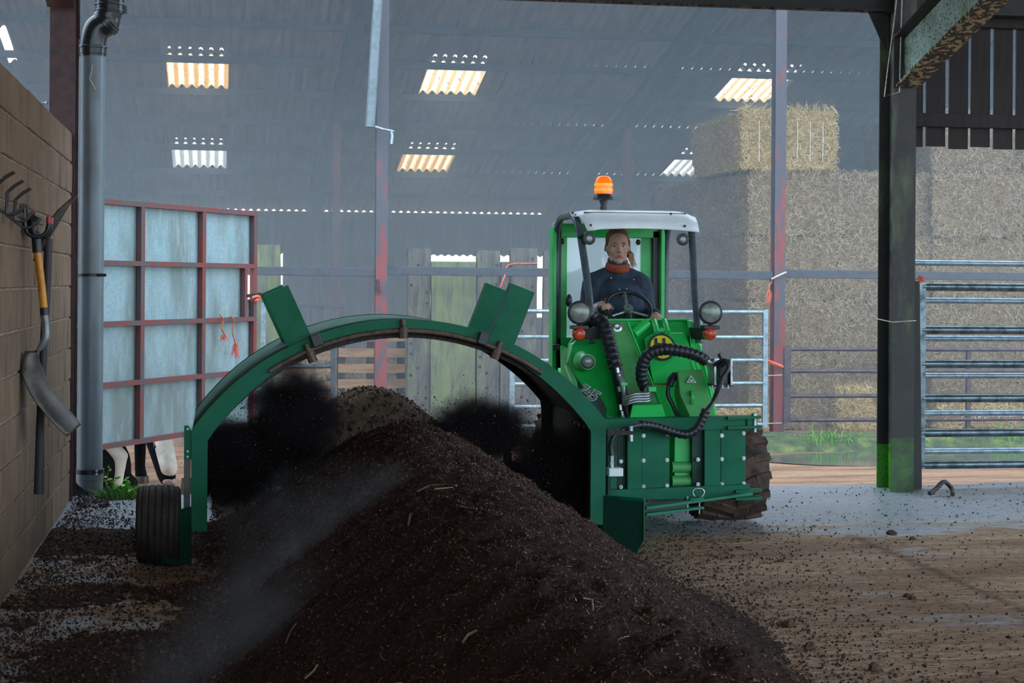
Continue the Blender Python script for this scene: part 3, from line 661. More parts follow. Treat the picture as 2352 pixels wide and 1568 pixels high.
# straw tufts poking through the pallets
M['straw'] = island('straw_strands', [(0, H('#8b7a63')), (.5, H('#b39a75')), (.8, H('#cdb58c')), (1, H('#e6d3ae'))], .7)
def strawpatch(name, n, x0, x1, y0, y1, z0, z1, label, parent=None, mat=None, L=(.05,.14)):
    p = np.stack([NR.uniform(x0,x1,n), NR.uniform(y0,y1,n), NR.uniform(z0,z1,n)], 1); d = NR.normal(size=(n,3)); d[:,1] *= .3
    nr = np.tile([0.,-1.,.15],(n,1)); vs, fs = ribbons(p, d, nr, NR.uniform(*L,n), NR.uniform(.003,.007,n)); return link(name, fast_mesh(name, vs, fs, [mat or M['straw']]), parent, label=label, cat='straw' if label else None, kind='stuff')
strawpatch('loose_straw', 2600, a.x, c_.x, 20.13, 20.3, -.2, .75, 'golden straw packed behind the upright pallets')
# galvanised gate and brown pipe gates at the barn front
x0 = PY(1176,800,18.6).x; x1 = PY(1757,800,18.6).x
zz = [1.6-(y-650)/(FPX/ (18.6*.9859+3.5*.1675)) for y in (716,775,829,883,935)]
bar_gate('galvanised_gate', 'light galvanised gate standing behind the loader', 18.6, x0, x1, zz+[.02], .024, M['galv'], .055, stays=((x0+1.0,x0+1.0),(x1-.75,x1-.75)))
x0 = PY(1803,850,19.0).x; x1 = 11.0
zz = [1.6-(y-654)/(FPX/(19.0*.9859+7.0*.1675)) for y in (802,852,909,964)]
t = bar_gate('pipe_gate', 'rusty brown pipe gate in front of the straw stack', 18.95, x0, x1, zz, .024, M['brownpipe'], .08)
xm = PY(2226,850,18.95).x; MB().beam((xm,18.97,-.1),(xm,18.97,zz[0]),.05,.05).build('stay', M['brownpipe'], t)
xa = PY(604,800,18.7).x
MB().beam((xa,18.6,-.1),(xa,18.6,1.36),.05,.05).build('gate_stile', M['galv'], None, label='galvanised stile beside the sheeted gate', cat='post')
xb = PY(766,800,18.8).x
t = bar_gate('pipe_gate', 'grey pipe gate in front of the pallets', 18.85, xa+.1, xb, [1.6-(y-646)/206 for y in (790,838,892,940)]+[-.19], .022, M['rail'], .05)
# interior feed barrier, faint in the haze
bar_gate('feed_barrier', 'faint grey feed barrier deep in the barn', 24.0, PY(690,710,24).x, PY(792,710,24).x, [1.6-(y-646)/165 for y in (704,750,800)]+[-.18], .02, M['rail'], .04, stays=tuple((PY(p,710,24).x,)*2 for p in (715,740,770)))

# ------------------------------------------------------------------ sheeted gate
GA, GB = V(-.93,14.4,0), V(.335,16.6,0); gd = (GB-GA).normalized(); gn = V(gd.y,-gd.x,0)
def gate_t(px):                                             # distance along the gate for a column of the picture
    d = ray(px, 800); k = ((GA-CAM).dot(gn))/d.dot(gn); return ((CAM+d*k)-GA).dot(gd)
sg = thing('sheeted_gate', GA, 'tall red framed gate filled with galvanised sheets, standing open', 'gate')
G = lambda t, z, o=0: GA + gd*t + gn*o + V(0,0,z)
tv = [gate_t(p) for p in (186,322,463,581)]; tv = [tv[0]-.02, tv[1], tv[2], tv[3]]; tl = tv[0]-.62
zr = [2.235,1.735,1.235,.735,.235]
for z in zr: MB().beam(G(tl,z,.0), G(tv[3]+.03,z,.0), .05, .042).build('cross_rail', M['redoxide'], sg)
for i, tt in enumerate([tl]+tv): MB().beam(G(tt,.22), G(tt,2.25), .045, .06, gd).build('upright', M['redoxide'], sg)
tn = gate_t(560); MB().beam(G(tn,1.235), G(tn,1.735), .045, .05, gd).build('upright', M['redoxide'], sg)
cols = [tl]+tv
for r in range(4):
    for c in range(4):
        t0, t1 = cols[c], cols[c+1]; z1, z0 = zr[r], zr[r+1]
        if r == 1 and c == 3: t1 = tn
        mb = MB(); mb.extr([G(t0,z0,-.03),G(t1,z0,-.03),G(t1,z1,-.03),G(t0,z1,-.03)], -gn*.004); mb.build('sheet_panel', M['sheet'], sg)
mb = MB(); mb.extr([G(tn,1.24,-.03),G(tv[3],1.24,-.03),G(tv[3],1.42,-.03),G(tn,1.42,-.03)], -gn*.004); mb.build('sheet_panel', M['sheet'], sg)
MB().beam(G(tn,1.45,.01), G(tv[3]+.12,1.47,.01), .025, .03).build('latch_bolt', M['darksteel'], sg)
# orange twine
def twine(name, pts, label, fray=None, mat='orange', r=.006, fl=.12):
    t = thing(name, pts[0], label, 'twine'); MB().tube(smooth_path(pts,4), r, 6).build('cord', M[mat], t, smooth=60)
    if fray is not None:
        mb = MB()
        for k in range(22):
            e = Vector(fray)+V(R.uniform(-.045,.045),R.uniform(-.03,.03),-fl*R.uniform(.6,1.2)); mb.tube([fray, Vector(fray).lerp(e,.5)+V(R.uniform(-.02,.02),0,.01), e], [.003,.002,.0015], 4)
        mb.build('frayed_end', M[mat], t, kind='stuff')
    return t
def gpx(px, py, o=.05):
    d = ray(px, py); q = GA+gn*o; k = ((q-CAM).dot(gn))/d.dot(gn); return CAM+d*k
twine('twine', [gpx(505,722),gpx(512,735),gpx(509,752),gpx(516,768)], 'shorter orange twine knotted on the sheeted gate', gpx(516,768), fl=.06)
twine('twine', [gpx(530,726),gpx(537,738),gpx(534,760),gpx(540,785)], 'longer frayed orange twine hanging on the sheeted gate', gpx(540,783), fl=.14)
twine('twine', [gpx(578,684,.03),gpx(590,680,.05),gpx(601,684,.03),gpx(586,690,.06)], 'orange twine wound on the sheeted gate latch', None, r=.012)
p = lambda x, y, Y=18.9: PY(x,y,Y)
twine('twine', [p(1774,645,18.92),p(1766,660,18.92),p(1768,676,18.92)], 'orange twine tuft tied on the red post below the grey rail', p(1766,664,18.92), fl=.15)
twine('twine', [p(1757,826,18.6),p(1772,832,18.7),p(1797,842,18.93)], 'orange twine strap joining the galvanised gate to the red post', None, r=.02)
twine('twine', [p(1757,862,18.6),p(1775,862,18.75),p(1797,861,18.94)], 'white string tying gate stile to red post, upper', None, 'cream')
twine('twine', [p(1757,972,18.6),p(1775,972,18.75),p(1797,971,18.94)], 'white string tying gate stile to red post, lower', None, 'cream')
twine('twine', [PY(2112,632,12.75),PY(2120,640,12.75),PY(2116,648,12.75)], 'orange twine end beside the lime-footed stanchion', PY(2116,634,12.75), fl=.05)
twine('twine', [p(1148,660,18.94),p(1160,632,18.94),p(1170,607,19.34),p(1234,605,19.37)], 'orange twine lying across the tops of the timbers', None, r=.008)
twine('twine', [p(1772,641,18.92),p(1790,632,18.91),p(1806,625,18.92)], 'tan twine lashing the grey rail to the red post', None, 'cream', r=.012)
twine('twine', [p(871,640,18.92),p(871,655,18.92),p(876,672,18.92)], 'brown twine hanging off the arch-side red post', p(866,640), 'brownpipe', fl=.16)
# ------------------------------------------------------------------ downpipe
PX_, PYY = -.945, 13.12
dp = thing('downpipe', (PX_,PYY,0), 'fat grey plastic downpipe standing at the end of the block wall', 'downpipe')
zt = lambda y: PY(205,y,PYY).z
r0 = .094
MB().tube([(PX_,PYY,zt(1082)),(PX_,PYY,zt(125))], r0, 24).build('pipe', M['pipe'], dp, smooth=50)
tp = PY(252,30,PYY)
el = smooth_path([V(PX_,PYY,zt(130)),V(PX_,PYY,zt(100)),V(PX_+.03,PYY,zt(68)),V(PX_+.095,PYY,zt(52)),V(tp.x-.02,PYY,zt(38)),V(tp.x,PYY,zt(15)),V(tp.x,PYY,zt(-40))],5)
MB().tube(el, r0+.004, 24).build('swan_neck', M['pipedark'], dp, smooth=50)
def ring(p0, p1, r, nm, mat): MB().tube([p0, p1], r, 24).build(nm, mat, dp, smooth=40, bevel=.003)
ring((PX_,PYY,zt(125)),(PX_,PYY,zt(106)), r0+.009, 'collar', M['pipedark'])
ring((PX_,PYY,zt(112)),(PX_,PYY,zt(106)), r0+.014, 'collar', M['pipedark'])
i0 = len(el)//2; dd = (el[i0+1]-el[i0-1]).normalized()
ring(el[i0]-dd*.03, el[i0]+dd*.03, r0+.013, 'collar', M['pipedark']); ring(el[i0]-dd*.007, el[i0]+dd*.007, r0+.019, 'collar', M['pipedark'])
ring(V(tp.x,PYY,zt(30)),V(tp.x,PYY,zt(-60)), r0+.012, 'collar', M['pipedark'])
for y in (26,12): ring(V(tp.x,PYY,zt(y)),V(tp.x,PYY,zt(y-4)), r0+.018, 'collar', M['pipedark'])
MB().bb(tp.x+r0-.01,tp.x+r0+.03,PYY-.02,PYY+.02,zt(28),zt(12)).build('clip', M['pipedark'], dp)
for (y, h, r) in ((631,.022,.008),(1081,.035,.014)):
    t_ = ring(V(PX_,PYY,zt(y)-h/2),V(PX_,PYY,zt(y)+h/2), r0+r, 'pipe_clamp', M['black'])
for k in (-.012,.012): MB().cyl((PX_+.06,PYY-r0-.012,zt(1081)+k),(PX_+.06,PYY-r0-.03,zt(1081)+k),.009,8).build('bolt', M['steel'], dp)
MB().cyl((PX_+.05,PYY-r0+.01,zt(631)),(PX_+.115,PYY-r0+.02,zt(631)),.012,8).build('bolt', M['black'], dp)
ring(V(PX_,PYY,zt(1100)),V(PX_,PYY,zt(1086)), r0+.008, 'socket', M['pipe'])
mb = MB(); n = 24; vs = []; zb = zt(1100)
for (rr, fn) in ((r0+.004, lambda a: zb), (r0+.002, lambda a: zt(1128)-.07*math.cos(a)*1.0)):
    for j in range(n): a = 2*PI*j/n; vs.append(V(PX_+rr*math.cos(a), PYY+rr*math.sin(a), fn(a)))
mb.add(vs, [(j,(j+1)%n,n+(j+1)%n,n+j) for j in range(n)]+[tuple(range(2*n-1,n-1,-1))]); mb.build('shoe', M['pipe'], dp, smooth=50)
mb = MB().tube(smooth_path([PY(212,148,PYY-r0-.01),PY(210,165,PYY-r0-.01),PY(206,180,PYY-r0-.01),PY(212,193,PYY-r0-.01),PY(220,208,PYY-r0-.01)],4), .004, 5); mb.build('string', M['cream'], None, label='frayed string hanging on the grey downpipe', cat='string')
# stones and litter at the pipe foot
pts = []; 
for k in range(160):
    q = PZ(R.uniform(180,250), R.uniform(1140,1165), 0); pts.append((q.x,q.y,-.02+R.random()*.03))
M['chips'] = island('compost_crumbs', [(0, H('#241e1c')), (.6, H('#3a302c')), (.9, H('#56463b')), (1, H('#7a6856'))], .75)
chips('rubble', np.array(pts), NR.uniform(.01,.03,160), M['chips'], OCT, label='dark rubble around the downpipe foot', cat='rubble', kind='stuff')

# ------------------------------------------------------------------ tools on the wall
def WX(px, py, off): return PXp(px, py, -1.05+off)
def hook(name, base, sp, mat, label, tip=None):
    """a double wall hook: two prongs coming out of the wall, dipping and turning up"""
    t = thing(name, base, label, 'hook')
    for k in (-1, 1):
        b = base + V(0, k*sp, 0); MB().tube(smooth_path([b+V(0,0,.05),b+V(.03,0,-.02),b+V(.07,0,-.055),b+V(.12,0,-.045),b+V(.15,0,.0),b+V(.16,0,.045)],4), .0075, 8).build('prong', mat, t, smooth=60)
        if tip: MB().tube([b+V(.159,0,.03),b+V(.164,0,.062)], .0105, 8).build('prong_tip', tip, t, smooth=60)
    MB().bb(base.x-.002,base.x+.006,base.y-sp-.02,base.y+sp+.02,base.z-.03,base.z+.07).build('back_plate', mat, t)
bz = WX(30,505,.003).z
hooks_y = [WX(p,505,.003).y for p in (-22,4,26)]
MB().bb(-1.05,-1.035,7.5,10.6,bz+.02,bz+.05).build('tool_rail', M['toolsteel'], None, label='steel rail fixed along the block wall behind the tool hooks', cat='rail')
def ghook(y, z, label):
    t = thing('tool_hook', (-1.03,y,z), label, 'hook')
    for k in (-.03,.03):
        b = V(-1.03,y+k,z); MB().tube(smooth_path([b+V(.0,0,.0),b+V(.045,0,-.03),b+V(.09,0,-.02),b+V(.125,0,.02)],4), .0055, 8).build('prong', M['toolsteel'], t, smooth=60)
        MB().tube([b,b+V(.0,0,.11),b+V(.035,0,.145),b+V(.075,0,.17)], .0055, 8).build('upper_prong', M['toolsteel'], t, smooth=60)
for i, y in enumerate((8.35,8.72,9.06)): ghook(y, WX(20,500,.02).z-.02*i+.03, ['bare steel wall hook nearest the viewer','middle bare steel wall hook','bare steel wall hook beside the black hook'][i])
sh_y = 9.58
hk = thing('tool_hook', (-1.045,sh_y,1.86), 'black red-tipped wall hook carrying the shovel and pick', 'hook')
MB().bb(-1.05,-1.04,sh_y-.11,sh_y+.11,1.84,1.99).build('back_plate', M['black'], hk)
for k in (-.075,.075):
    b = V(-1.035,sh_y+k,1.9); MB().tube(smooth_path([b+V(0,0,.1),b+V(.004,0,.0),b+V(.018,0,-.055),b+V(.06,0,-.075),b+V(.1,0,-.065),b+V(.125,0,-.03),b+V(.127,0,.01)],4), .011, 8).build('prong', M['black'], hk, smooth=60)
    MB().tube([b+V(.127,0,.0),b+V(.128,0,.035)], .0125, 8).build('prong_tip', M['redtip'], hk, smooth=60)
sv = thing('shovel', (-.95,sh_y,.75), 'yellow handled shovel with worn steel blade hanging on the block wall', 'shovel')
S = lambda px, py, X=-.955: PXp(px,py,X)
gx = -.965
Q = lambda px, py: PY(px, py, sh_y)
MB().tube(smooth_path([Q(78,497),Q(76,512),Q(77,530),Q(83,545),Q(86,580)],4), [.026]*17, 10).build('grip', M['black'], sv, smooth=60)
MB().tube([Q(80,498)+V(0,-.06,-.01),Q(79,494),Q(80,498)+V(0,.06,-.01)], .02, 10).build('grip_bar', M['black'], sv, smooth=60)
MB().tube([Q(86,576),Q(94,640),Q(101,708)], .0205, 12).build('handle', M['yellow'], sv, smooth=60)
MB().tube([Q(101,706),Q(102.5,724)], .0235, 12).build('ferrule', M['black'], sv, smooth=60)
MB().tube(smooth_path([Q(102,722),Q(106,760),Q(104,780),Q(94,797),Q(86,806)],4), [.022]*9+[.021,.02,.019,.017,.015,.013,.012,.01], 12).build('socket', M['socket'], sv, smooth=60)
# blade: curved dish, seen from its edge
prof = [Q(83,806),Q(84,840),Q(97,880),Q(118,915),Q(148,952),Q(176,984)]; prof = smooth_path(prof,4); mb = MB(); vs = []; fs = []; n = 9
for i, p_ in enumerate(prof):
    t = i/(len(prof)-1); wdt = .115*min(1,.45+2.2*t)*(1-.12*max(0,t-.8)/.2); dn = (prof[min(i+1,len(prof)-1)]-prof[max(i-1,0)]).normalized(); nr = V(dn.z,0,-dn.x)
    for j in range(n):
        u = -1+2*j/(n-1); lift = .035*(abs(u)**2.5)*(1-.5*t); vs.append(p_ + V(0,u*wdt*.92,0) + nr*(lift - .36*u*wdt))
for i in range(len(prof)-1):
    for j in range(n-1): fs.append((i*n+j,i*n+j+1,(i+1)*n+j+1,(i+1)*n+j))
mb.add(vs, fs); bl = mb.build('blade', M['toolsteel'], sv, smooth=60); so = bl.modifiers.new('thick','SOLIDIFY'); so.thickness = .005
pk = thing('mattock', (-1.0,sh_y+.1,.45), 'dark handled pick with one broad pointed blade behind the shovel', 'pick')
Q2 = lambda px, py: PY(px, py, sh_y+.14)
MB().tube([Q2(111,548),Q2(108,650),Q2(100,800),Q2(92,980),Q2(89,1134)], [.02,.019,.018,.019,.024], 12, ecc=1.15).build('handle', M['toolwood'], pk, smooth=60)
hd = [Q2(101,546),Q2(112,552),Q2(136,510),Q2(160,470),Q2(179,448),Q2(160,458),Q2(133,482),Q2(107,515)]
mb = MB(); mb.prism([p_+V(0,-.03,0) for p_ in hd], [p_+V(0,.03,0) for p_ in hd]); mb.build('blade', M['toolsteel'], pk, bevel=.006)
MB().tube([Q2(104,545),Q2(95,565),Q2(80,600)], [.028,.022,.01], 8).build('poll', M['toolsteel'], pk, smooth=60)

# ------------------------------------------------------------------ straw bales
def mk_bale(name, stops):
    t = NT(name); f = t.noise(t.co((3,3,3)), 9, 8, .75, .8); g = t.noise(t.co(), 1.5, 3); t.set(color=t.mix(t.ramp(g,[(.4,0),(.65,.5)]), t.ramp(f, stops), H('#5b4b3c')), rough=.95); t.bump(f, 1.0, .03); return t.m
M['bale'] = mk_bale('aged_straw', [(.3, H('#54432f')), (.5, H('#8f7450')), (.7, H('#ad946d'))])
M['balegold'] = mk_bale('golden_straw', [(.3, H('#6d5636')), (.5, H('#b1925f')), (.7, H('#cdb382'))])
M['strawold'] = island('aged_straw_strands', [(0, H('#6a5640')), (.5, H('#9a8262')), (.85, H('#bba582')), (1, H('#e0cfae'))], .7)
M['strawgold'] = island('golden_straw_strands', [(0, H('#8a6c3c')), (.5, H('#c3a468')), (.85, H('#dcc38c')), (1, H('#f0dfb4'))], .7)
def bale_mesh(w_, d_, h_, mat, seed):
    rr = np.random.default_rng(seed); mb = MB(); mb.bb(0,w_,0,d_,0,h_); me = mb.mesh('straw_body', [mat]); bm = bmesh.new(); bm.from_mesh(me)
    bmesh.ops.subdivide_edges(bm, edges=bm.edges[:], cuts=9, use_grid_fill=True)
    for v in bm.verts:
        c = V(w_/2,d_/2,h_/2); o = v.co-c; k = (abs(o.x)/(w_/2))**8+(abs(o.y)/(d_/2))**8+(abs(o.z)/(h_/2))**8
        v.co = c+o*(1-.03*max(0,k-1)) + V(*rr.normal(size=3))*.012
    bm.to_mesh(me); bm.free(); return me
def straw_mesh(w_, d_, h_, n, mat):
    P = []; D = []; N = []
    for face, share in (('f',.5),('l',.3),('t',.2)):
        m = int(n*share); a = NR.random(m); b = NR.random(m); d = NR.normal(size=(m,3))
        if face == 'f': p = np.stack([a*w_, np.full(m,-.008), b*h_],1); nr = np.tile([0.,-1,0],(m,1)); d[:,1] *= .25
        elif face == 'l': p = np.stack([np.full(m,-.008), a*d_, b*h_],1); nr = np.tile([-1.,0,0],(m,1)); d[:,0] *= .25
        else: p = np.stack([a*w_, b*d_, np.full(m,h_+.008)],1); nr = np.tile([0.,0,1],(m,1)); d[:,2] = np.abs(d[:,2])*.5
        P.append(p); D.append(d); N.append(nr)
    P, D, N = map(np.concatenate, (P,D,N)); vs, fs = ribbons(P, D, N, NR.uniform(.04,.13,n), NR.uniform(.0025,.006,n), .35); return fast_mesh('straw_strands', vs, fs, [mat])
BW, BD, BH = 1.2, 2.4, .81
bm_ = [bale_mesh(BW-.012,BD,BH-.006,M['bale'],k) for k in range(3)]; sm_ = [straw_mesh(BW,BD,BH,6500,M['strawold']) for k in range(3)]
BX = PY(1722,600,20.5).x; BY = 20.5
words_c = ['corner column', 'second column', 'third column', 'fourth column', 'fifth column']; words_l = ['bottom', 'second lowest', 'middle', 'fourth', 'top']
def bale(x, y, z, lab, k, sx=(1,1,1), body=None, strands=None):
    t = thing('straw_bale', (x,y,z), lab, 'straw bale', 'straw bales stacked in the barn'); t.scale = sx
    o = put('straw_body', body or bm_[k % 3], t); put('straw_strands', strands or sm_[k % 3], t)['kind'] = 'stuff'; return t
for c in range(5):
    top = 4 if c < 2 else 5
    for l in range(top):
        bale(BX+BW*c+R.uniform(-.02,.02), BY+R.uniform(-.02,.12)+(.1 if c == 1 else 0), -.22+BH*l, 'dull straw bale in the stack, %s, %s from the ground' % (['corner column beside the loader','second column from the loader','third column behind the stanchion','fourth column behind the gates','fifth column behind the gates'][c], ['bottom one','second up','third up','fourth up','top one'][l]), R.randrange(3))
gold = bale(PY(1702,300,BY).x, BY-.02, -.22+BH*4, 'single golden straw bale lying on top of the dull stack', 0, (1,1,1), bale_mesh(1.24,2.3,.72,M['balegold'],5), straw_mesh(1.24,2.3,.72,6500,M['strawgold']))
for k in range(6):
    x = .22+k*.165; MB().tube([gold.location+V(x,-.022,.1),gold.location+V(x,-.026,.36),gold.location+V(x,-.022,.6)], .0045, 5).build('bale_string', M['decalwhite'], gold)
strawpatch('straw_wisps', 260, 0, 1.24, .0, .3, .7, .78, None, gold, M['strawgold'], (.1,.22))
for l in range(3): bale(BX-1.32, BY+2.45, -.22+BH*l, 'dull straw bale set back behind the loader cab, %s' % ['bottom one','second up','top one'][l], l)
for l in range(4): bale(BX-.05, BY+2.45, -.22+BH*l, 'dull straw bale behind the corner column of the stack, %s' % ['bottom one','second up','third up','top one'][l], l+1)
strawpatch('loose_straw', 900, PY(1930,960,20.2).x, PY(2010,960,20.2).x, 20.1, 20.45, -.2, .35, 'golden loose straw at the foot of the stack beside the stanchion', None, M['strawgold'])
strawpatch('loose_straw', 900, PY(1650,960,20.2).x, PY(1765,960,20.2).x, 20.1, 20.45, -.2, .1, 'golden loose straw at the foot of the corner column', None, M['strawgold'])
strawpatch('loose_straw', 900, PY(2160,960,20.2).x, PY(2352,960,20.2).x, 20.1, 20.45, -.2, .12, 'golden loose straw under the bales behind the gates', None, M['strawgold'])

# ------------------------------------------------------------------ cows behind the sheeted gate
def mk_cow(name, thr, c1='#0b0c0f', c2='#e6ddd2'):
    t = NT(name); f = t.noise(t.co((1,1,1)), 2.3, 2, .4, .5); t.set(color=t.mix(t.ramp(f,[(thr,0),(thr+.03,1)]), H(c1), H(c2)), rough=.9, spec=.15); return t.m
def remesh(o, vox, it=8, fac=.5):
    r = o.modifiers.new('remesh','REMESH'); r.mode = 'VOXEL'; r.voxel_size = vox; r.use_smooth_shade = True
    s = o.modifiers.new('smooth','SMOOTH'); s.factor = fac; s.iterations = it
def cow(loc, rz, coat, label, head_low=True, legs=None):
    t = thing('cow', loc, label, 'cow', rz=rz); mb = MB()                      # faces local +x
    mb.cap((-.75,0,1.05),(.55,0,1.0),.36,.33,18); mb.cap((-.8,0,1.18),(-.65,0,.95),.25,.3); mb.cap((.55,0,1.12),(.62,0,.85),.26,.24)   # barrel, rump, chest
    mb.cap((.7,0,1.12),(1.02,0,.72),.2,.15); mb.cap((1.02,0,.72),(1.16,0,.52),.15,.125); mb.cap((1.16,0,.5),(1.33,0,.16),.12,.085); mb.cap((1.32,0,.19),(1.36,0,.12),.085,.075)
    for s in (-1,1):
        mb.cap((1.08,s*.1,.66),(1.0,s*.26,.66),.04,.03)
        mb.cap((.52,s*.17,.8),(.55,s*.17,.46),.13,.075); mb.cap((.55,s*.17,.46),(.55,s*.17,.14),.062,.052); mb.cap((.55,s*.17,.14),(.58,s*.17,.05),.055,.06)
        mb.cap((-.78,s*.18,.85),(-.66,s*.18,.56),.17,.1); mb.cap((-.66,s*.18,.56),(-.82,s*.18,.42),.08,.066); mb.cap((-.82,s*.18,.42),(-.78,s*.18,.13),.06,.05); mb.cap((-.78,s*.18,.13),(-.75,s*.18,.05),.055,.06)
    mb.cap((-1.08,0,1.15),(-1.14,0,.5),.035,.02); mb.ell((-.45,0,.68),(.17,.17,.14))
    b = MB(); b.v = [tuple(Vector(q)+Vector(loc)) for q in mb.v]; b.f = mb.f; b.m = mb.m
    o = b.build('body', coat, t); remesh(o, .022, 6)
    f_ = lambda q: Vector(q)+Vector(loc)
    nz = MB(); nz.ell(f_((1.385,0,.1)),(.055,.07,.05),(0,.5,0)); nz.build('muzzle', paint('pink_grey_nose','#a98a86','#7e6c6c',.35), t, smooth=80)
    for s in (-1,1):
        MB().ell(f_((1.27,s*.085,.42)),(.022,.014,.022)).build('eye', M['decalblack'], t, smooth=80)
        for (x,y) in ((.59,.17),(-.74,.18)): MB().lathe([(.066,0),(.06,.07)], Matrix.Translation(f_((x,s*y,0))), 12).build('hoof', M['toolsteel'], t, smooth=40)
    return t
coatA = mk_cow('black_hide', .72); coatB = mk_cow('white_and_tan_hide', .4, '#8a7566', '#efe6d8')
GZ = -.335
def cow_at(local, target, rz, *a): q = Matrix.Rotation(rz,3,'Z') @ V(*local); return cow(V(target.x-q.x, target.y-q.y, GZ), rz, *a)
ra = math.radians(-58); cA = cow_at((1.36,0,0), PY(386,1106,15.95), ra, coatA, 'black cow with a white blaze feeding with lowered head behind the sheeted gate')
bz_ = MB(); lf = lambda q: Vector(q)+Vector(cA.location); bz_.cap(lf((1.2,0,.58)),lf((1.375,0,.22)),.1,.078); bz_.build('blaze', paint('white_hair','#e9e2d8','#cfc4b8',.7), cA, smooth=80)
cB = cow_at((-.76,-.18,0), PY(246,1138,15.45), math.radians(192), coatB, 'pale cow standing beside the downpipe, one leg showing under the gate')
# third cow, lying down
lc_ = GA + gd*gate_t(308) - gn*.56; lc_.z = GZ; cC = thing('cow', lc_, 'black cow lying behind the sheeted gate', 'cow', rz=math.radians(240)); mb = MB(); Lc = lambda x, y, z: lc_+V(x,y,z)
mb.ell(Lc(0,0,.3),(.5,.3,.32)); mb.ell(Lc(-.3,0,.3),(.3,.3,.33)); mb.cap(Lc(.4,0,.42),Lc(.62,.05,.62),.16,.12); mb.cap(Lc(.62,.05,.68),Lc(.86,.05,.52),.115,.08)
for s in (-1,1): mb.cap(Lc(.3,s*.24,.1),Lc(.5,s*.2,.07),.08,.06); mb.cap(Lc(-.35,s*.26,.14),Lc(-.1,s*.33,.07),.12,.06); mb.cap(Lc(.64,.05+s*.1,.74),Lc(.6,.05+s*.22,.74),.03,.025)
o = mb.build('body', coatA, cC); remesh(o, .022, 5)
# ------------------------------------------------------------------ compost turner
TY, TR, TF = 9.9, 11.5, 10.87
tu = thing('compost_turner', (1.1,9.95,0), 'green arched windrow turner straddling the dark compost', 'compost turner')
a, b, c = PY(440,988,TY), PY(925,733,TY), PY(1392,966,TY)
def circ(a, b, c):
    ax, az, bx, bz, cx, cz = a.x, a.z, b.x, b.z, c.x, c.z; d = 2*(ax*(bz-cz)+bx*(cz-az)+cx*(az-bz))
    ux = ((ax*ax+az*az)*(bz-cz)+(bx*bx+bz*bz)*(cz-az)+(cx*cx+cz*cz)*(az-bz))/d; uz = ((ax*ax+az*az)*(cx-bx)+(bx*bx+bz*bz)*(ax-cx)+(cx*cx+cz*cz)*(bx-ax))/d
    return ux, uz, math.hypot(ax-ux, az-uz)
ux, uz, AR = circ(a, b, c); a0 = math.atan2(a.z-uz, a.x-ux); a1 = math.atan2(c.z-uz, c.x-ux); XL, XRr = a.x, c.x; NA = 40
def arc(r, y): return [V(ux+r*math.cos(a0+(a1-a0)*i/NA), y, uz+r*math.sin(a0+(a1-a0)*i/NA)) for i in range(NA+1)]
def rim(y, th, wdt, zb, mat, nm, leg=.09, tap=0.):
    o = arc(AR, y); i_ = arc(AR-wdt, y); n = NA+1
    oo = [V(XL,y,zb)]+o+[V(XRr,y,zb)]
    if tap: i_ = [q.lerp(Vector(o[k]), tap*max(0.,math.sin(PI*k/NA))**2) for k, q in enumerate(i_)]
    inn2 = [V(XL+leg,y,zb)]+[V(min(max(q.x,XL+leg),XRr-leg),y,q.z) for q in i_]+[V(XRr-leg,y,zb)]
    mb = MB(); n = len(oo); tv = V(0,th,0); vs = oo+inn2+[q+tv for q in oo]+[q+tv for q in inn2]; fs = []
    for q in range(n-1):
        fs += [(q,n+q,n+q+1,q+1),(2*n+q,2*n+q+1,3*n+q+1,3*n+q),(q,q+1,2*n+q+1,2*n+q),(n+q+1,n+q,3*n+q,3*n+q+1)]
    fs += [(0,2*n,3*n,n),(n-1,2*n-1,4*n-1,3*n-1)]; mb.add(vs, fs); return mb.build(nm, mat, tu)
ZL = PY(440,1172,TY).z
rim(TY, .022, .105, ZL-.12, M['dgreen'], 'front_arch', tap=.5); rim(TY+.05, .012, .108, ZL-.12, M['soil_metal'], 'inner_baffle'); rim(TR-.02, .02, .07, ZL-.12, M['dgreen2'], 'rear_arch')
def shell(r, dx, y0, y1, mat, nm, th):
    mb = MB(); A_ = [V(XL+dx,y0,ZL-.15)]+arc(r,y0)+[V(XRr-dx,y0,ZL-.15)]; n = len(A_); vs = A_+[V(q.x,y1,q.z) for q in A_]
    mb.add(vs, [(i,n+i,n+i+1,i+1) for i in range(n-1)]); o = mb.build(nm, mat, tu, smooth=35); s = o.modifiers.new('thick','SOLIDIFY'); s.thickness = th; return o
shell(AR-.012, .012, TY+.03, TR-.02, M['dgreen'], 'hood', .008); shell(AR-.026, .026, TY+.04, TR-.03, M['soil_metal'], 'hood_lining', .006)
# pipe running just inside the front rim, with spray nozzles and clips
sp = arc(AR-.066, TY-.012)[8:-7]; MB().tube(sp, .015, 10).build('spray_pipe', M['soilpipe'], tu, smooth=60)
for (px, py) in ((712,812),(926,757),(1142,806)):
    p = PY(px,py,TY-.02); dr = (V(ux,TY-.02,uz)-p).normalized(); q = p-dr*.06
    MB().tube([q,p],.016,10).build('nozzle_stem', M['soilpipe'], tu, smooth=60); n_ = MB().cyl(p-dr*.012,p+dr*.05,.027,8).build('spray_nozzle', M['soilpipe'], tu); 
for (px, py) in ((727,781),(1110,777)):
    p = PY(px,py,TY-.02); an = math.atan2(p.z-uz,p.x-ux); MB().box(p,(.06,.045,.075),(0,-an+PI/2,0)).build('pipe_clip', M['decalblack'], tu, bevel=.006)
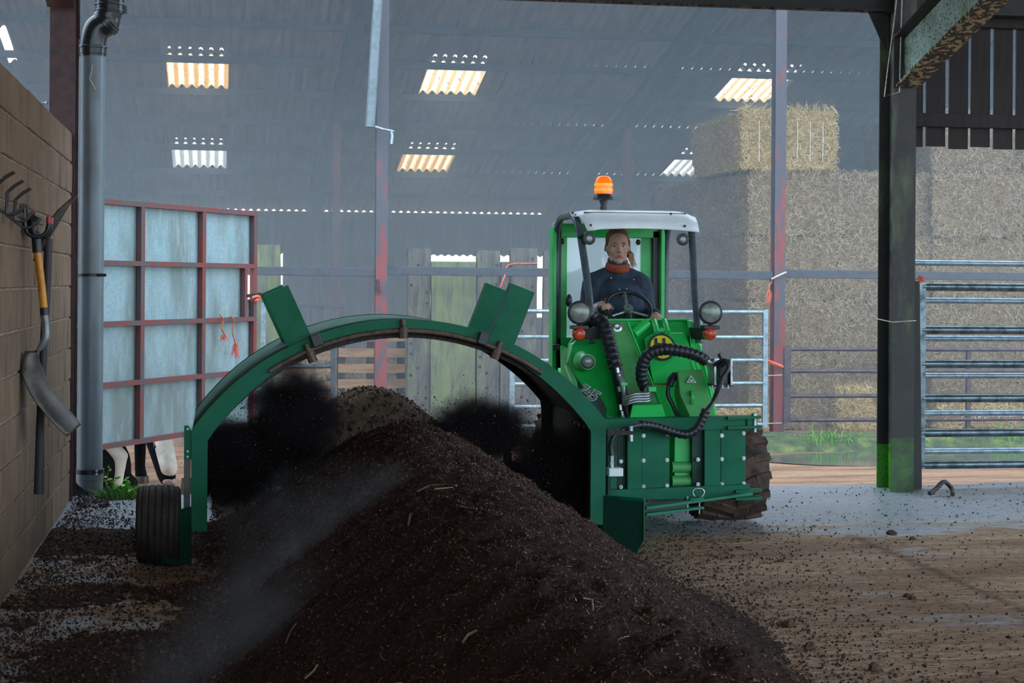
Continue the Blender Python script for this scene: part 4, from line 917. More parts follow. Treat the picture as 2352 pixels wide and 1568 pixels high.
# channel posts on the hood
for (p0, p1) in (((690,790),(634,667)),((1155,780),(1201,661))):
    for y in (TY+.03, TF):
        A, B = PY(*p0,TY+.03), PY(*p1,TY+.03); A.y = B.y = y; d = (B-A).normalized(); sd = V(d.z,0,-d.x)
        mb = MB(); mb.beam(A,B,.15,.008,(0,1,0)); 
        for s in (-1,1): mb.beam(A+sd*s*.071+V(0,.045,0),B+sd*s*.071+V(0,.045,0),.008,.09,(0,1,0))
        mb.beam(B-d*.004+V(0,.045,0)-sd*.071, B-d*.004+V(0,.045,0)+sd*.071, .008, .09, (0,1,0)); mb.build('channel_post', M['dgreen'], tu)
# left slide post, wheel, skirts
pl = PY(431,1000,TY+.02); xw = .046
mb = MB(); x0, x1 = PY(423,1000,TY+.02).x, PY(441,1000,TY+.02).x; zt_, zm, zb_ = PY(423,978,TY).z, PY(423,1055,TY).z, PY(423,1180,TY).z
mb.extr([V(x0,TY+.01,zm),V(x1,TY+.01,zm),V(x1,TY+.01,zt_-.04),V(x1-.02,TY+.01,zt_),V(x0,TY+.01,zt_)],(0,.03,0)); mb.build('slide_post', M['dgreen'], tu)
MB().bb(x0,x1-.008,TY+.008,TY+.035,zb_-.1,zm).build('slide_bar', M['rim'], tu)
for k, z in enumerate((zt_-.018,zt_-.045,zt_-.07,zt_-.095,zm+.045,zm+.015)):
    MB().cyl((x0+.02,TY+.004,z),(x0+.02,TY+.012,z),.006 if k in (0,4,5) else .004,8).build('pin_hole', M['decalwhite'] if k in (0,4,5) else M['decalblack'], tu)
wx = (PY(315,1200,9.9).x+PY(414,1200,9.9).x)/2; wr = .222
Mx = Matrix.Translation((wx,9.9,wr)) @ Matrix.Rotation(PI/2,4,'Y')
pf = [(.09,-.1),(.15,-.112),(.19,-.12)]
for i in range(25):
    x = -.11+.22*i/24; rr = wr-.012*(abs(x)/.11)**4; rr -= .007 if i % 4 == 2 else 0; pf.append((rr,x))
pf += [(.19,.12),(.15,.112),(.09,.1)]
MB().lathe(pf, Mx, 48).build('ribbed_tyre', M['tire2'], tu, smooth=30)
MB().lathe([(.001,-.06),(.09,-.06),(.1,-.09),(.1,.09),(.09,.06),(.001,.06)], Mx, 24).build('wheel_hub', M['dgreen2'], tu, smooth=30)
MB().cyl((wx,9.9,wr),(XL,9.95,wr+.05),.025,10).build('axle', M['darksteel'], tu)
def skirt(A, B, pts, nm):
    nn = V(B.y-A.y, A.x-B.x, 0).normalized(); P_ = []
    for px, py in pts: d = ray(px,py); P_.append(CAM+d*((A-CAM).dot(nn)/d.dot(nn)))
    mb = MB(); mb.extr(P_, nn*.012 if nn.y > 0 else -nn*.012); mb.build(nm, M['dgreen2'], tu)
skirt(PY(1385,1200,TY), PY(1478,1200,9.72), [(1385,1138),(1478,1148),(1478,1240),(1466,1263),(1440,1300),(1385,1290)], 'side_skirt')
MB().beam(PY(1390,1140,TY),PY(1480,1148,9.72),.012,.02).build('skirt_lip', M['dgreen'], tu)
MB().beam(PY(1478,1150,9.72),PY(1478,1240,9.72),.006,.03,(0,1,0)).build('skirt_lip', M['dgreen'], tu)
skirt(PY(374,1200,9.72), PY(440,1200,TY), [(440,1163),(374,1180),(374,1292),(440,1310)], 'side_skirt')
# inner side plate bolts
for k in range(5):
    p = PY(1316+12*k,992+1.2*k,TY+.3); 
for k in range(6): MB().cyl((XRr-.03,TY+.12+.14*k,.72),(XRr-.05,TY+.12+.14*k,.72),.012,8).build('bolt', M['steel'], tu)
# rotor with paddles
MB().cyl((XL+.05,10.55,.42),(XRr-.05,10.55,.42),.07,16).build('rotor_drum', M['soil_metal'], tu, smooth=40)
for k in range(14):
    x = XL+.15+k*(XRr-XL-.3)/13; an = k*2.4; d = V(0,math.cos(an),math.sin(an)); p = V(x,10.55,.42); MB().beam(p+d*.05,p+d*.3,.012,.05,(1,0,0)).build('paddle', M['soil_metal'], tu)

# ---- mounting frame towards the loader (plane Y = 10.6)
FY = 10.6
fp = lambda px, py, y=FY: PY(px,py,y)
def plate(nm, q, th, mat, y=FY, **kw):
    mb = MB(); mb.extr([fp(px,py,y) for px, py in q], (0,th,0)); return mb.build(nm, mat, tu, **kw)
plate('top_beam', [(1385,962),(1740,955),(1740,986),(1385,990)], .1, M['dgreen'], bevel=.004)
plate('bottom_beam', [(1400,1125),(1722,1112),(1722,1143),(1400,1150)], .1, M['dgreen'], bevel=.004)
plate('left_jamb', [(1396,985),(1418,985),(1418,1140),(1396,1142)], .1, M['dgreen2'])
plate('frame_post', [(1441,985),(1474,985),(1474,1135),(1441,1136)], .06, M['dgreen'], FY+.012, bevel=.003)
plate('frame_post', [(1618,984),(1655,984),(1655,1128),(1618,1130)], .06, M['dgreen'], FY+.012, bevel=.003)
plate('frame_post', [(1590,986),(1617,986),(1617,1130),(1590,1131)], .12, M['dgreen2'], FY+.06)
plate('bolt_plate', [(1474,985),(1537,985),(1537,1128),(1474,1130)], .012, M['dgreen'], FY+.03, bevel=.003)
plate('bolt_plate', [(1656,984),(1712,984),(1712,1121),(1656,1124)], .012, M['dgreen'], FY+.03, bevel=.003)
plate('bolt_plate', [(1419,985),(1440,985),(1440,1135),(1419,1136)], .012, M['dgreen2'], FY+.07)
for px in (1416,1475,1527,1661,1709):
    pass
for (px, ys_) in ((1423,(1059,1118)),(1475,(1000,1057,1117)),(1529,(997,1056,1115)),(1653,(1000,)),(1600,(1055,1112)),(1655,(1000,1054,1111)),(1705,(995,1052,1110))):
    for py in ys_:
        p = fp(px+3,py,FY+.028); mb = MB(); mb.cyl(p+V(0,.004,0),p+V(0,-.004,0),.0135,12); mb.cyl(p+V(0,-.004,0),p+V(0,-.014,0),.009,6); mb.build('bolt', M['steel'], tu)
for (py, l) in ((960,1),(982,1)):
    plate('clevis_plate', [(1672,py-3),(1749,py-5),(1749,py+1),(1672,py+4)], .07, M['dgreen'], FY-.03)
p = fp(1733,948,FY); MB().cyl(p, fp(1733,992,FY), .013, 10).build('clevis_pin', M['steel'], tu); MB().cyl(fp(1733,950),fp(1733,954),.022,6).build('pin_head', M['steel'], tu)
MB().cyl(fp(1718,955),fp(1718,984),.016,8).build('clevis_pin', M['dgreen'], tu)
for py in (1126,1143): plate('clevis_plate', [(1690,py),(1751,py-3),(1751,py+4),(1690,py+6)], .07, M['dgreen'], FY-.03)
# tow bars
MB().beam(fp(1478,1166,9.9),fp(1722,1133,FY-.04),.05,.016).build('tie_bar', M['dgreen'], tu); MB().beam(fp(1478,1181,9.9),fp(1610,1165,10.25),.05,.014).build('tie_bar', M['dgreen'], tu)
MB().beam(fp(1578,1148,10.2),fp(1610,1144,10.25),.06,.02).build('tie_bar_joint', M['dgreen'], tu)
MB().cyl(fp(1578,1140,10.2),fp(1578,1178,10.2),.009,8).build('joint_bolt', M['steel'], tu); MB().cyl(fp(1606,1150,10.24),fp(1606,1180,10.24),.006,8).build('joint_bolt', M['steel'], tu)
lk = [fp(1604+13*math.cos(t)*abs(math.cos(t))**-.3 if abs(math.cos(t)) > .05 else 1604, 1131+10*math.sin(t), 10.45) for t in [2*PI*i/20 for i in range(20)]]
MB().tube(lk, .006, 8, closed=True).build('chain_link', M['steel'], tu, smooth=60)
# hinge and motor detail by the arch leg
MB().cyl(fp(1448,978,10.3),fp(1448,1013,10.3),.017,12).build('hinge_pin', M['steel'], tu, smooth=40); plate('hinge_bracket', [(1395,985),(1455,990),(1455,998),(1395,1000)], .08, M['soil_metal'], 10.28)
MB().box(fp(1412,1083,10.3),(.09,.08,.05)).build('valve_block', M['white'], tu, bevel=.004)
MB().cyl(fp(1404,1044,10.3),fp(1404,1076,10.3),.016,10).build('hose_fitting', M['steel'], tu); MB().cyl(fp(1404,1060,10.3),fp(1404,1066,10.3),.022,6).build('hose_fitting', M['steel'], tu)
plate('lug_plate', [(1402,1092),(1416,1090),(1416,1120),(1402,1122)], .01, M['dgreen'], 10.4)
def spiral(nm, pts, r, parent, mat=None, pitch=.032, amp=.12):
    P_ = resample(smooth_path(pts,8), pitch/4); k = len(P_); rr = [r*(1+amp*(.5-abs(((i/4) % 1)-.5))*2-amp) for i in range(k)]; return MB().tube(P_, rr, 14).build(nm, mat or M['hose'], parent, smooth=50)
hp = [fp(1404,1046,10.3),fp(1403,1022,10.3),fp(1412,1000,10.3),fp(1432,985,10.32),fp(1470,975,10.4)]
MB().tube(smooth_path(hp,5), .017, 10).build('hose', M['hose'], tu, smooth=60)
spiral('hose_wrap', [fp(1470,975,10.42),fp(1500,978,10.45),fp(1545,991,10.46),fp(1575,997,10.46),fp(1597,988,10.46),fp(1612,965,10.46),fp(1622,940,10.46)], .031, tu, pitch=.03, amp=.14)

# ------------------------------------------------------------------ loader
lo = thing('mini_loader', (2.82,11.6,0), 'bright green compact wheel loader with an amber roof beacon', 'loader')
def LB(nm, mb, mat, **kw): return mb.build(nm, mat, lo, **kw)
def tyre(x, y, r, wd, front):
    Mx = Matrix.Translation((x,y,r)) @ Matrix.Rotation(PI/2,4,'Y'); h = wd/2; rc = r-.03
    pf = [(.17,-h*.8),(.22,-h*.97),(.27,-h*.98),(rc-.01,-h*.86),(rc,-h*.5),(rc+.004,0),(rc,h*.5),(rc-.01,h*.86),(.27,h*.98),(.22,h*.97),(.17,h*.8)]
    mb = MB(); mb.lathe(pf, Mx, 40); nl = 15
    for k in range(nl):
        for s in (-1,1):
            t0 = 2*PI*(k+(.5 if s > 0 else 0))/nl
            pts = []
            for (u, dt) in ((.04,0),(.5,.16),(.97,.24)):
                an = t0+dt; rr = rc+.014-.014*(u > .9); pts.append(V(x+s*u*h, y-math.cos(an)*rr, r+math.sin(an)*rr))
            for p0, p1 in zip(pts, pts[1:]):
                c_ = V(x,y,r); mid = (p0+p1)/2; up = (V(0,mid.y-y,mid.z-r)).normalized(); mb.beam(p0-up*.012,p1-up*.012,.05,.04,up)
    o = LB('wheel', mb, M['tire'], smooth=40)
    MB().lathe([(.001,-h*.5),(.1,-h*.5),(.14,-h*.75),(.175,-h*.8),(.175,h*.8),(.14,h*.75),(.1,h*.5),(.001,h*.5)], Mx, 24).build('rim', M['rim'], o, smooth=30)
    return o
WR = .332
tyre(3.375,11.2,WR,.45,1); tyre(2.51,11.2,WR,.28,1); tyre(3.30,12.35,WR,.36,0); tyre(2.46,12.35,WR,.3,0)
LB('front_chassis', MB().bb(2.52,3.1,10.95,11.7,.22,.72), M['green'], bevel=.02); LB('rear_chassis', MB().bb(2.5,3.14,11.8,13.3,.3,.95), M['green'], bevel=.03)
for y in (11.2,12.35): LB('axle', MB().cyl((2.5,y,WR),(3.33,y,WR),.05,12), M['black'])
LB('coupler_plate', MB().bb(fp(1542,1000,10.8).x,fp(1600,1000,10.8).x,10.72,10.84,.25,.72), M['green'], bevel=.004)
for z in (.33,.42): LB('coupler_bar', MB().cyl((fp(1542,1000,10.72).x,10.71,z),(fp(1600,1000,10.72).x,10.71,z),.035,10), M['green_dirty'], smooth=40)
def hull(nm, front, back, mat, bevel=.015, smooth=None):
    mb = MB(); mb.prism([PY(*q) for q in front],[PY(*q) for q in back]); return LB(nm, mb, mat, bevel=bevel, smooth=smooth)
# dash / cowl with top ledge
hull('dash_cowl', [(1383,735,11.42),(1592,735,11.42),(1612,812,11.3),(1640,900,11.2),(1645,965,11.15),(1400,970,11.1),(1385,850,11.3)], [(1383,735,11.62),(1592,735,11.62),(1612,812,11.6),(1640,900,11.6),(1645,985,11.6),(1400,985,11.6),(1385,850,11.6)], M['green'], .02)
# raised hood panel that carries the round badge
hull('hood_panel', [(1478,778,11.24),(1500,763,11.26),(1574,764,11.26),(1585,800,11.2),(1604,862,11.12),(1618,965,11.02),(1520,968,11.0),(1497,860,11.1)], [(1478,778,11.42),(1500,763,11.42),(1574,764,11.42),(1585,800,11.4),(1604,862,11.35),(1618,965,11.3),(1520,968,11.3),(1497,860,11.35)], M['green'], .018)
hull('hood_side', [(1577,735,11.3),(1592,738,11.3),(1616,815,11.2),(1648,960,11.05),(1622,965,11.05),(1604,862,11.15),(1586,800,11.22),(1582,760,11.28)], [(1577,735,11.45),(1592,738,11.45),(1616,815,11.45),(1648,960,11.4),(1622,965,11.4),(1604,862,11.4),(1586,800,11.42),(1582,760,11.44)], M['green'], .01)
# two lifting lugs with a cross pin
for px in (1502,1526): LB('lift_lug', MB().tube(smooth_path([PY(px,737,11.38),PY(px+3,748,11.3),PY(px+7,764,11.24)],4), .021, 10), M['green'], smooth=60)
LB('lug_pin', MB().cyl(PY(1507,758,11.26),PY(1530,759,11.26),.017,10), M['green'], smooth=50)
LB('boom_pivot', MB().tube([PY(1455,768,11.3),PY(1487,742,11.34)], .035, 12), M['green'], smooth=50)
# telescopic boom
hull('boom', [(1396,738,11.22),(1440,738,11.22),(1532,968,10.84),(1440,970,10.84)], [(1396,738,11.44),(1440,738,11.44),(1532,968,11.1),(1440,970,11.1)], M['green_dirty'], .012)
LB('boom_edge', MB().beam(PY(1441,739,11.2),PY(1531,962,10.83),.012,.012), M['green'])
LB('boom_cap', MB().lathe([(.03,0),(.034,.006),(.02,.012),(.018,.012),(.001,.006)], Matrix.Translation(PY(1417,752,11.19)) @ Matrix.Rotation(PI/2*.8,4,'X'), 16), M['steel'], smooth=40)
for px in (1408,1438): LB('boom_screw', MB().cyl(PY(px-2,757,11.2),PY(px-2,757,11.18),.006,8), M['rim'])
# left fender hood with work light
hull('fender_hood', [(1318,768,11.4),(1392,768,11.4),(1408,860,11.2),(1428,968,11.0),(1388,962,11.0),(1352,905,11.1),(1300,832,11.3),(1305,790,11.38)], [(1318,768,11.75),(1392,768,11.75),(1408,860,11.75),(1428,975,11.75),(1388,985,11.75),(1352,930,11.75),(1300,850,11.75),(1305,790,11.75)], M['green'], .035)
LB('light_housing', MB().lathe([(.07,.14),(.062,.03),(.052,-.005),(.047,-.005)], Matrix.Translation(PY(1350,831,11.06)) @ Matrix.Rotation(-PI/2,4,'X'), 24), M['green'], smooth=50)
LB('work_light_rim', MB().lathe([(.045,.02),(.045,-.012),(.036,-.014)], Matrix.Translation(PY(1350,831,11.05)) @ Matrix.Rotation(-PI/2,4,'X'), 24), M['black'], smooth=40)
LB('work_light_lens', MB().lathe([(.037,0),(.03,-.008),(.015,-.012),(.001,-.013)], Matrix.Translation(PY(1350,831,11.04)) @ Matrix.Rotation(PI/2,4,'X') @ Matrix.Scale(-1,4,(0,0,1)), 20), M['lampglass'], smooth=60)
# sloping side fender with the model decal
fe = hull('side_fender', [(1288,792,11.75),(1304,800,11.55),(1396,938,10.95),(1398,972,10.92),(1372,958,10.98),(1290,855,11.75)], [(1286,792,12.1),(1304,800,12.1),(1396,938,11.3),(1398,985,11.3),(1372,985,11.3),(1288,870,12.1)], M['green'], .012)
hull('fender_strip', [(1292,812,11.62),(1388,926,10.94),(1390,960,10.93),(1318,880,11.3)], [(1292,812,11.66),(1388,926,10.98),(1390,960,10.97),(1318,880,11.34)], M['decalgrey'], .002)
hull('step_handle', [(1296,838,11.5),(1308,845,11.45),(1326,876,11.28),(1328,893,11.24),(1314,888,11.28)], [(1296,838,11.55),(1308,845,11.5),(1326,876,11.33),(1328,893,11.29),(1314,888,11.33)], M['green'], .004)
def text(nm, s, loc, rot, size, mat, parent, ext=.001, offset=0, shear=0):
    cu = bpy.data.curves.new(nm,'FONT'); cu.body = s; cu.size = size; cu.extrude = ext; cu.align_x = 'CENTER'; cu.align_y = 'CENTER'; cu.materials.append(mat); o = bpy.data.objects.new(nm, cu); COL.objects.link(o)
    cu.offset = offset; cu.shear = shear; bpy.context.view_layer.update(); me = bpy.data.meshes.new_from_object(o.evaluated_get(bpy.context.evaluated_depsgraph_get())); bpy.data.objects.remove(o); bpy.data.curves.remove(cu); o = bpy.data.objects.new(nm, me); COL.objects.link(o)
    o.parent = parent; off = Vector((0,0,0)); q = parent
    while q is not None: off += q.location; q = q.parent
    o.location = Vector(loc)-off; o.rotation_euler = rot; return o
def frame_rot(xd, nrm):
    x = Vector(xd).normalized(); z = Vector(nrm).normalized(); y = z.cross(x).normalized(); x = y.cross(z); return Matrix((x,y,z)).transposed().to_euler()
p0, p1, p2 = PY(1331,886,11.2), PY(1362,914,11.08), PY(1340,905,11.2)
fr7 = frame_rot(V(.5,-.6,-.3), V(-.55,-.7,.45)); text('model_number', '745', PY(1350,902,11.02), fr7, .105, M['decalwhite'], lo, .002, .0045, .25); text('model_number_fill', '745', PY(1350,902,11.02)+V(-.55,-.7,.45)*.004, fr7, .105, M['decalgrey'], lo, .002, -.001, .25)
# round badge: black ring, yellow disc, letters
bc = PY(1520,797,11.19); bn = V(0,-1,.32).normalized(); bmx = Matrix.Translation(bc) @ frame_rot(V(1,0,0), bn).to_matrix().to_4x4()
LB('badge_ring', MB().lathe([(.001,0),(.095,0),(.095,.003),(.001,.003)], bmx, 36), M['decalblack']); LB('badge_disc', MB().lathe([(.001,.002),(.08,.002),(.08,.006),(.001,.006)], bmx, 36), M['yellowdecal'])
text('badge_letter', 'H', bc+bn*.009+V(-.012,0,.012), frame_rot(V(1,0,0), bn), .115, M['decalblack'], lo, .001, .004)
for k in (0,1): LB('badge_small_print', MB().beam(bc+bn*.0075+V(.03,0,-.014-.016*k),bc+bn*.0075+V(.068,0,-.015-.016*k),.002,.006,bn.cross(V(1,0,0))), M['decalblack'])
wv = [PY(1499+36*i/24,881,11.03).lerp(PY(1499+36*i/24,881,11.03),0)+V(0,-.035,.008*math.sin(i*1.9)) for i in range(25)]; LB('red_script', MB().tube(wv, .0035, 6), M['decalred'])
# dash top ledge
LB('dash_ledge', MB().beam(PY(1390,734,11.5),PY(1576,733,11.5),.012,.2,(0,1,0)), M['green'], bevel=.003)
# quick hitch box, coupling tower with warning sticker
hull('hitch_box', [(1452,930,10.72),(1520,928,10.72),(1530,962,10.68),(1445,964,10.68)], [(1452,926,10.9),(1520,924,10.9),(1530,962,10.9),(1445,964,10.9)], M['green'], .008)
hull('tilt_tower', [(1556,850,10.84),(1612,848,10.84),(1646,962,10.66),(1588,964,10.66),(1562,905,10.75)], [(1552,856,10.98),(1606,852,10.98),(1640,962,10.84),(1560,964,10.84),(1548,905,10.92)], M['green_dirty'], .006)
tri = [PY(1586,861,10.80),PY(1576,878,10.775),PY(1599,879,10.775)]; mb = MB(); mb.extr([q+V(0,-.012,0) for q in tri],(0,.003,0)); LB('warning_sticker', mb, M['decalwhite']); c_ = sum(tri,V(0,0,0))/3
mb = MB(); mb.extr([c_.lerp(q,.72)+V(0,-.014,0) for q in tri],(0,.003,0)); LB('warning_sticker_face', mb, M['green_dirty']); LB('warning_sticker_mark', MB().ell(c_+V(0,-.016,-.004),(.009,.002,.007)), M['decalwhite'])
mb = MB(); mb.lathe([(.012,-.008),(.034,-.008),(.034,.008),(.012,.008)], Matrix.Translation(PY(1588,914,10.73)) @ Matrix.Rotation(PI/2,4,'Y') @ Matrix.Scale(1.5,4,(1,0,0)), 16, closed=True); LB('lifting_eye', mb, M['green'], smooth=40)
# valve carrier with plates
LB('valve_carrier', MB().bb(PY(1648,850,10.75).x,PY(1668,850,10.75).x,10.7,10.85,PY(1655,882,10.75).z,PY(1655,832,10.75).z), M['black'], bevel=.006)
for px in (1635,1672): LB('carrier_plate', MB().beam(PY(px,822,10.76),PY(px,882,10.76),.012,.16,(0,1,0)), M['steel'])
LB('carrier_lever', MB().tube([PY(1652,812,10.75),PY(1660,830,10.75)],.013,8), M['black'])
LB('carrier_foot', MB().bb(PY(1634,850,10.75).x,PY(1678,850,10.75).x,10.7,10.84,PY(1655,887,10.75).z,PY(1655,881,10.75).z), M['black'])
for k in range(4): LB('carrier_bolt', MB().cyl(PY(1636+12*k,884,10.69),PY(1636+12*k,892,10.69),.006,6), M['steel'])
for (dx, dy) in ((0,0),(4,6),(9,2)):
    q = [PY(1640+dx*2,838+dy,10.68),PY(1662+dx,826+dy,10.64),PY(1674,840+dy,10.62),PY(1660-dx*.4,872,10.6),PY(1648-dx*.5,905,10.56),PY(1636,925,10.5),PY(1622+dx*.3,942,10.46)]
    LB('hydraulic_hose', MB().tube(smooth_path(q,5), .0125, 9), M['hose'], smooth=60)
# big spiral wrapped hoses
spiral('hose_wrap', [PY(1340,752,11.35),PY(1352,736,11.25),PY(1372,733,11.15),PY(1388,748,11.1),PY(1399,785,11.04),PY(1409,825,10.98),PY(1414,842,10.96)], .049, lo, pitch=.045, amp=.14)
LB('hose_bundle', MB().tube(smooth_path([PY(1414,838,10.96),PY(1424,880,10.92),PY(1436,925,10.88),PY(1446,968,10.85)],4), .04, 12), M['black'], smooth=60)
spiral('hose_wrap', [PY(1484,893,10.86),PY(1474,868,10.84),PY(1476,838,10.82),PY(1492,812,10.8),PY(1525,802,10.78),PY(1565,806,10.76),PY(1598,815,10.75),PY(1622,829,10.75)], .042, lo, pitch=.032, amp=.14)
LB('hose_ferrule', MB().cyl(PY(1620,826,10.745),PY(1640,838,10.745),.03,12), M['steel'], smooth=40)
LB('hose_ferrule', MB().cyl(PY(1482,886,10.855),PY(1491,905,10.83),.034,12), M['steel'], smooth=40)
for k in range(4):
    q = [PY(1494+2*k,896+5*k,10.80),PY(1488,903+6*k,10.76),PY(1462,904+6*k,10.75),PY(1446,908+6*k,10.75),PY(1436-k,912+5*k,10.77),PY(1424+3*k,872+2*k,10.82),PY(1416+3*k,845+3*k,10.86)]
    LB('hydraulic_pipe', MB().tube(smooth_path(q,5), .009, 8), M['steel'], smooth=60)
for (px, py) in ((1417,850),(1421,866),(1428,884),(1422,893)):
    p = PY(px,py,10.84); LB('pipe_union', MB().cyl(p+V(0,0,.016),p+V(.006,-.004,-.016),.015,6), M['steel'])
LB('pipe_clamp', MB().box(PY(1432,881,10.82),(.04,.05,.02)), M['green']); LB('pipe_clamp', MB().box(PY(1496,893,10.79),(.05,.06,.03)), M['green'])
for (px, py) in ((1424,935),(1428,950),(1431,960)): LB('pipe_union', MB().cyl(PY(px,py,10.8)+V(0,0,.018),PY(px,py,10.8)-V(-.005,0,.018),.013,6), M['steel'])
LB('cylinder_hose', MB().tube(smooth_path([PY(1545,862,10.9),PY(1537,880,10.86),PY(1534,905,10.84),PY(1545,930,10.83),PY(1557,958,10.83)],5), .014, 9), M['hose'], smooth=60)
LB('hose_elbow', MB().tube([PY(1550,862,10.9),PY(1541,872,10.86),PY(1538,886,10.85)], .026, 10), M['black'], smooth=60)
# head lamps, indicators, brackets
for (px, py, side) in ((1331,718,-1),(1632,718,1)):
    p = PY(px,py,11.1); Mx = Matrix.Translation(p) @ Matrix.Rotation(math.radians(-6),4,'Z') @ Matrix.Rotation(PI/2,4,'X')
    sh = LB('head_lamp', MB().lathe([(.001,-.075),(.045,-.068),(.072,-.035),(.08,-.008),(.08,.008),(.072,.012)], Mx, 28), M['black'], smooth=40)
    MB().lathe([(.073,.008),(.055,.016),(.03,.021),(.001,.023)], Mx, 28).build('lens', M['lampglass'], sh, smooth=70)
    LB('lamp_bracket', MB().bb(p.x-.055,p.x+.055,11.06,11.16,PY(px,754,11.1).z-.005,PY(px,747,11.1).z+.0), M['black'], bevel=.004)
    LB('lamp_stem', MB().cyl(PY(px,742,11.12),PY(px,756,11.12),.018,8), M['black'])
    q = PY(px,767,11.06); LB('indicator', MB().lathe([(.042,.05),(.042,0),(.036,-.012),(.02,-.018),(.018,-.016),(.001,-.018)], Matrix.Translation(q) @ Matrix.Rotation(PI/2,4,'X') @ Matrix.Scale(-1,4,(0,0,1)), 20), M['amberlens'], smooth=35)
    LB('lamp_arm', MB().beam(q+V(0,.06,0), V(2.52 if side < 0 else 3.16, 11.3, q.z), .05, .075), M['black'])
# cab: side hoops
XA, XB = 2.405, 3.225
def hoop(x, lean):
    zt_ = 2.055
    return smooth_path([V(x,12.28,.95),V(x,12.27,1.6),V(x,12.24,1.93),V(x,12.1,zt_),V(x,11.85,zt_+.012),V(x,11.66,zt_+.005),V(x+lean*.3,11.54,1.985),V(x+lean*.6,11.45,1.8),V(x+lean,11.34,1.5),V(x+lean,11.24,1.2)],6)
for x, l in ((XA,.05),(XB,-.03)): LB('cab_hoop', MB().tube(hoop(x,l), .026, 12), M['tubegrey'], smooth=60)
for x in (XA-.02,XB-.035):
    s = 1 if x > 2.8 else -1
    LB('rear_pillar', MB().bb(x-.014,x+.014,12.2,12.34,.95,2.0), M['green'], bevel=.004)
    LB('pillar_seal', MB().bb(x-s*.014-(.045 if s > 0 else 0),x-s*.014+(.045 if s < 0 else 0),12.26,12.32,.98,1.98), M['black'])
    LB('inner_pillar', MB().bb(x-s*.06-(.07 if s > 0 else 0),x-s*.06+(.05 if s < 0 else 0),12.3,12.36,1.0,1.97), M['green'])
LB('rear_header', MB().bb(XA,XB,12.26,12.34,1.93,2.03), M['green'], bevel=.006); LB('rear_sill', MB().bb(XA,XB,12.26,12.34,.98,1.2), M['green'], bevel=.006)
def mk_glass(nm, tint, haze):
    t = NT(nm); tr = t.n('ShaderNodeBsdfTransparent', {'Color': (.95,.98,1,1)}); df = t.n('ShaderNodeBsdfDiffuse', {'Color': H(tint)}); tl = t.n('ShaderNodeBsdfTranslucent', {'Color': H(tint)}); gl = t.n('ShaderNodeBsdfGlossy', {'Roughness': .08})
    m0 = t.n('ShaderNodeMixShader', {0: .6, 1: df.outputs[0], 2: tl.outputs[0]}); m1 = t.n('ShaderNodeMixShader', {0: haze, 1: tr.outputs[0], 2: m0.outputs[0]}); m2 = t.n('ShaderNodeMixShader', {0: .06, 1: m1.outputs[0], 2: gl.outputs[0]}); t.l(m2.outputs[0], t.out.inputs['Surface']); return t.m
LB('rear_window', MB().bb(XA+.03,XB-.06,12.335,12.341,1.2,1.94), mk_glass('scratched_polycarbonate', '#dfe8ee', .55))
for (x, z) in ((XA+.05,1.9),(XB-.2,1.9)): LB('window_catch', MB().ell((x,12.29,z),(.018,.02,.022)), M['black'], smooth=60)
# white roof with visor
pr = [(12.33,2.055),(12.1,2.085),(11.8,2.098),(11.62,2.096),(11.55,2.085),(11.5,2.06),(11.44,2.02),(11.40,1.975)]
mb = MB(); nx = 14; vs = []; fs = []
for k, (y, z) in enumerate(pr):
    for i in range(nx+1):
        u = -1+2*i/nx; x = (XA+XB)/2+u*(XB-XA)/2*(1.03 if k < 5 else 1.02); dz = -.035*max(0,abs(u)-.82)/.18 if k < 5 else -.01*max(0,abs(u)-.85)/.15
        if k == len(pr)-1: dz = -.02*abs(u)**2-.006
        if k >= 5 and u < -.8: x += (k-4)*.018
        vs.append(V(x,y,z+dz))
for k in range(len(pr)-1):
    for i in range(nx): fs.append((k*(nx+1)+i,k*(nx+1)+i+1,(k+1)*(nx+1)+i+1,(k+1)*(nx+1)+i))
mb.add(vs, fs); ro = LB('cab_roof', mb, M['white'], smooth=30); s = ro.modifiers.new('thick','SOLIDIFY'); s.thickness = .008
MB().beam((XA+.05,11.535,2.082),(XB-.05,11.535,2.082),.016,.008).build('roof_seam', M['black'], ro)
for px in (1322,1379,1437,1494,1552): MB().cyl(PY(px,496,11.56)+V(0,0,.002),PY(px,496,11.56)+V(0,-.006,.01),.008,8).build('roof_bolt', M['black'], ro)
for (px, py) in ((1357,517),(1573,519),(1315,489),(1541,491)): MB().cyl(PY(px,py,11.42),PY(px,py,11.40),.009,8).build('roof_bolt', M['black'], ro)
hull('visor_gusset', [(1325,505,11.47),(1347,527,11.4),(1327,546,11.47)], [(1325,505,11.48),(1347,527,11.41),(1327,546,11.48)], M['tubegrey'], .001)
for (px, py, q) in ((1353,548,(1330,546)),(1568,550,(1590,546))):
    p = PY(px,py,11.42); Mx = Matrix.Translation(p) @ Matrix.Rotation(PI/2,4,'X'); wl = LB('cab_work_light', MB().lathe([(.001,-.05),(.03,-.045),(.041,-.01),(.043,.01),(.036,.012)], Mx, 22), M['black'], smooth=40)
    MB().lathe([(.037,.008),(.02,.012),(.001,.013)], Mx, 20).build('lens', M['lampglass'], wl, smooth=70); LB('light_arm', MB().tube([p+V(0,.03,0),PY(q[0],q[1],11.48)],.012,8), M['black'])
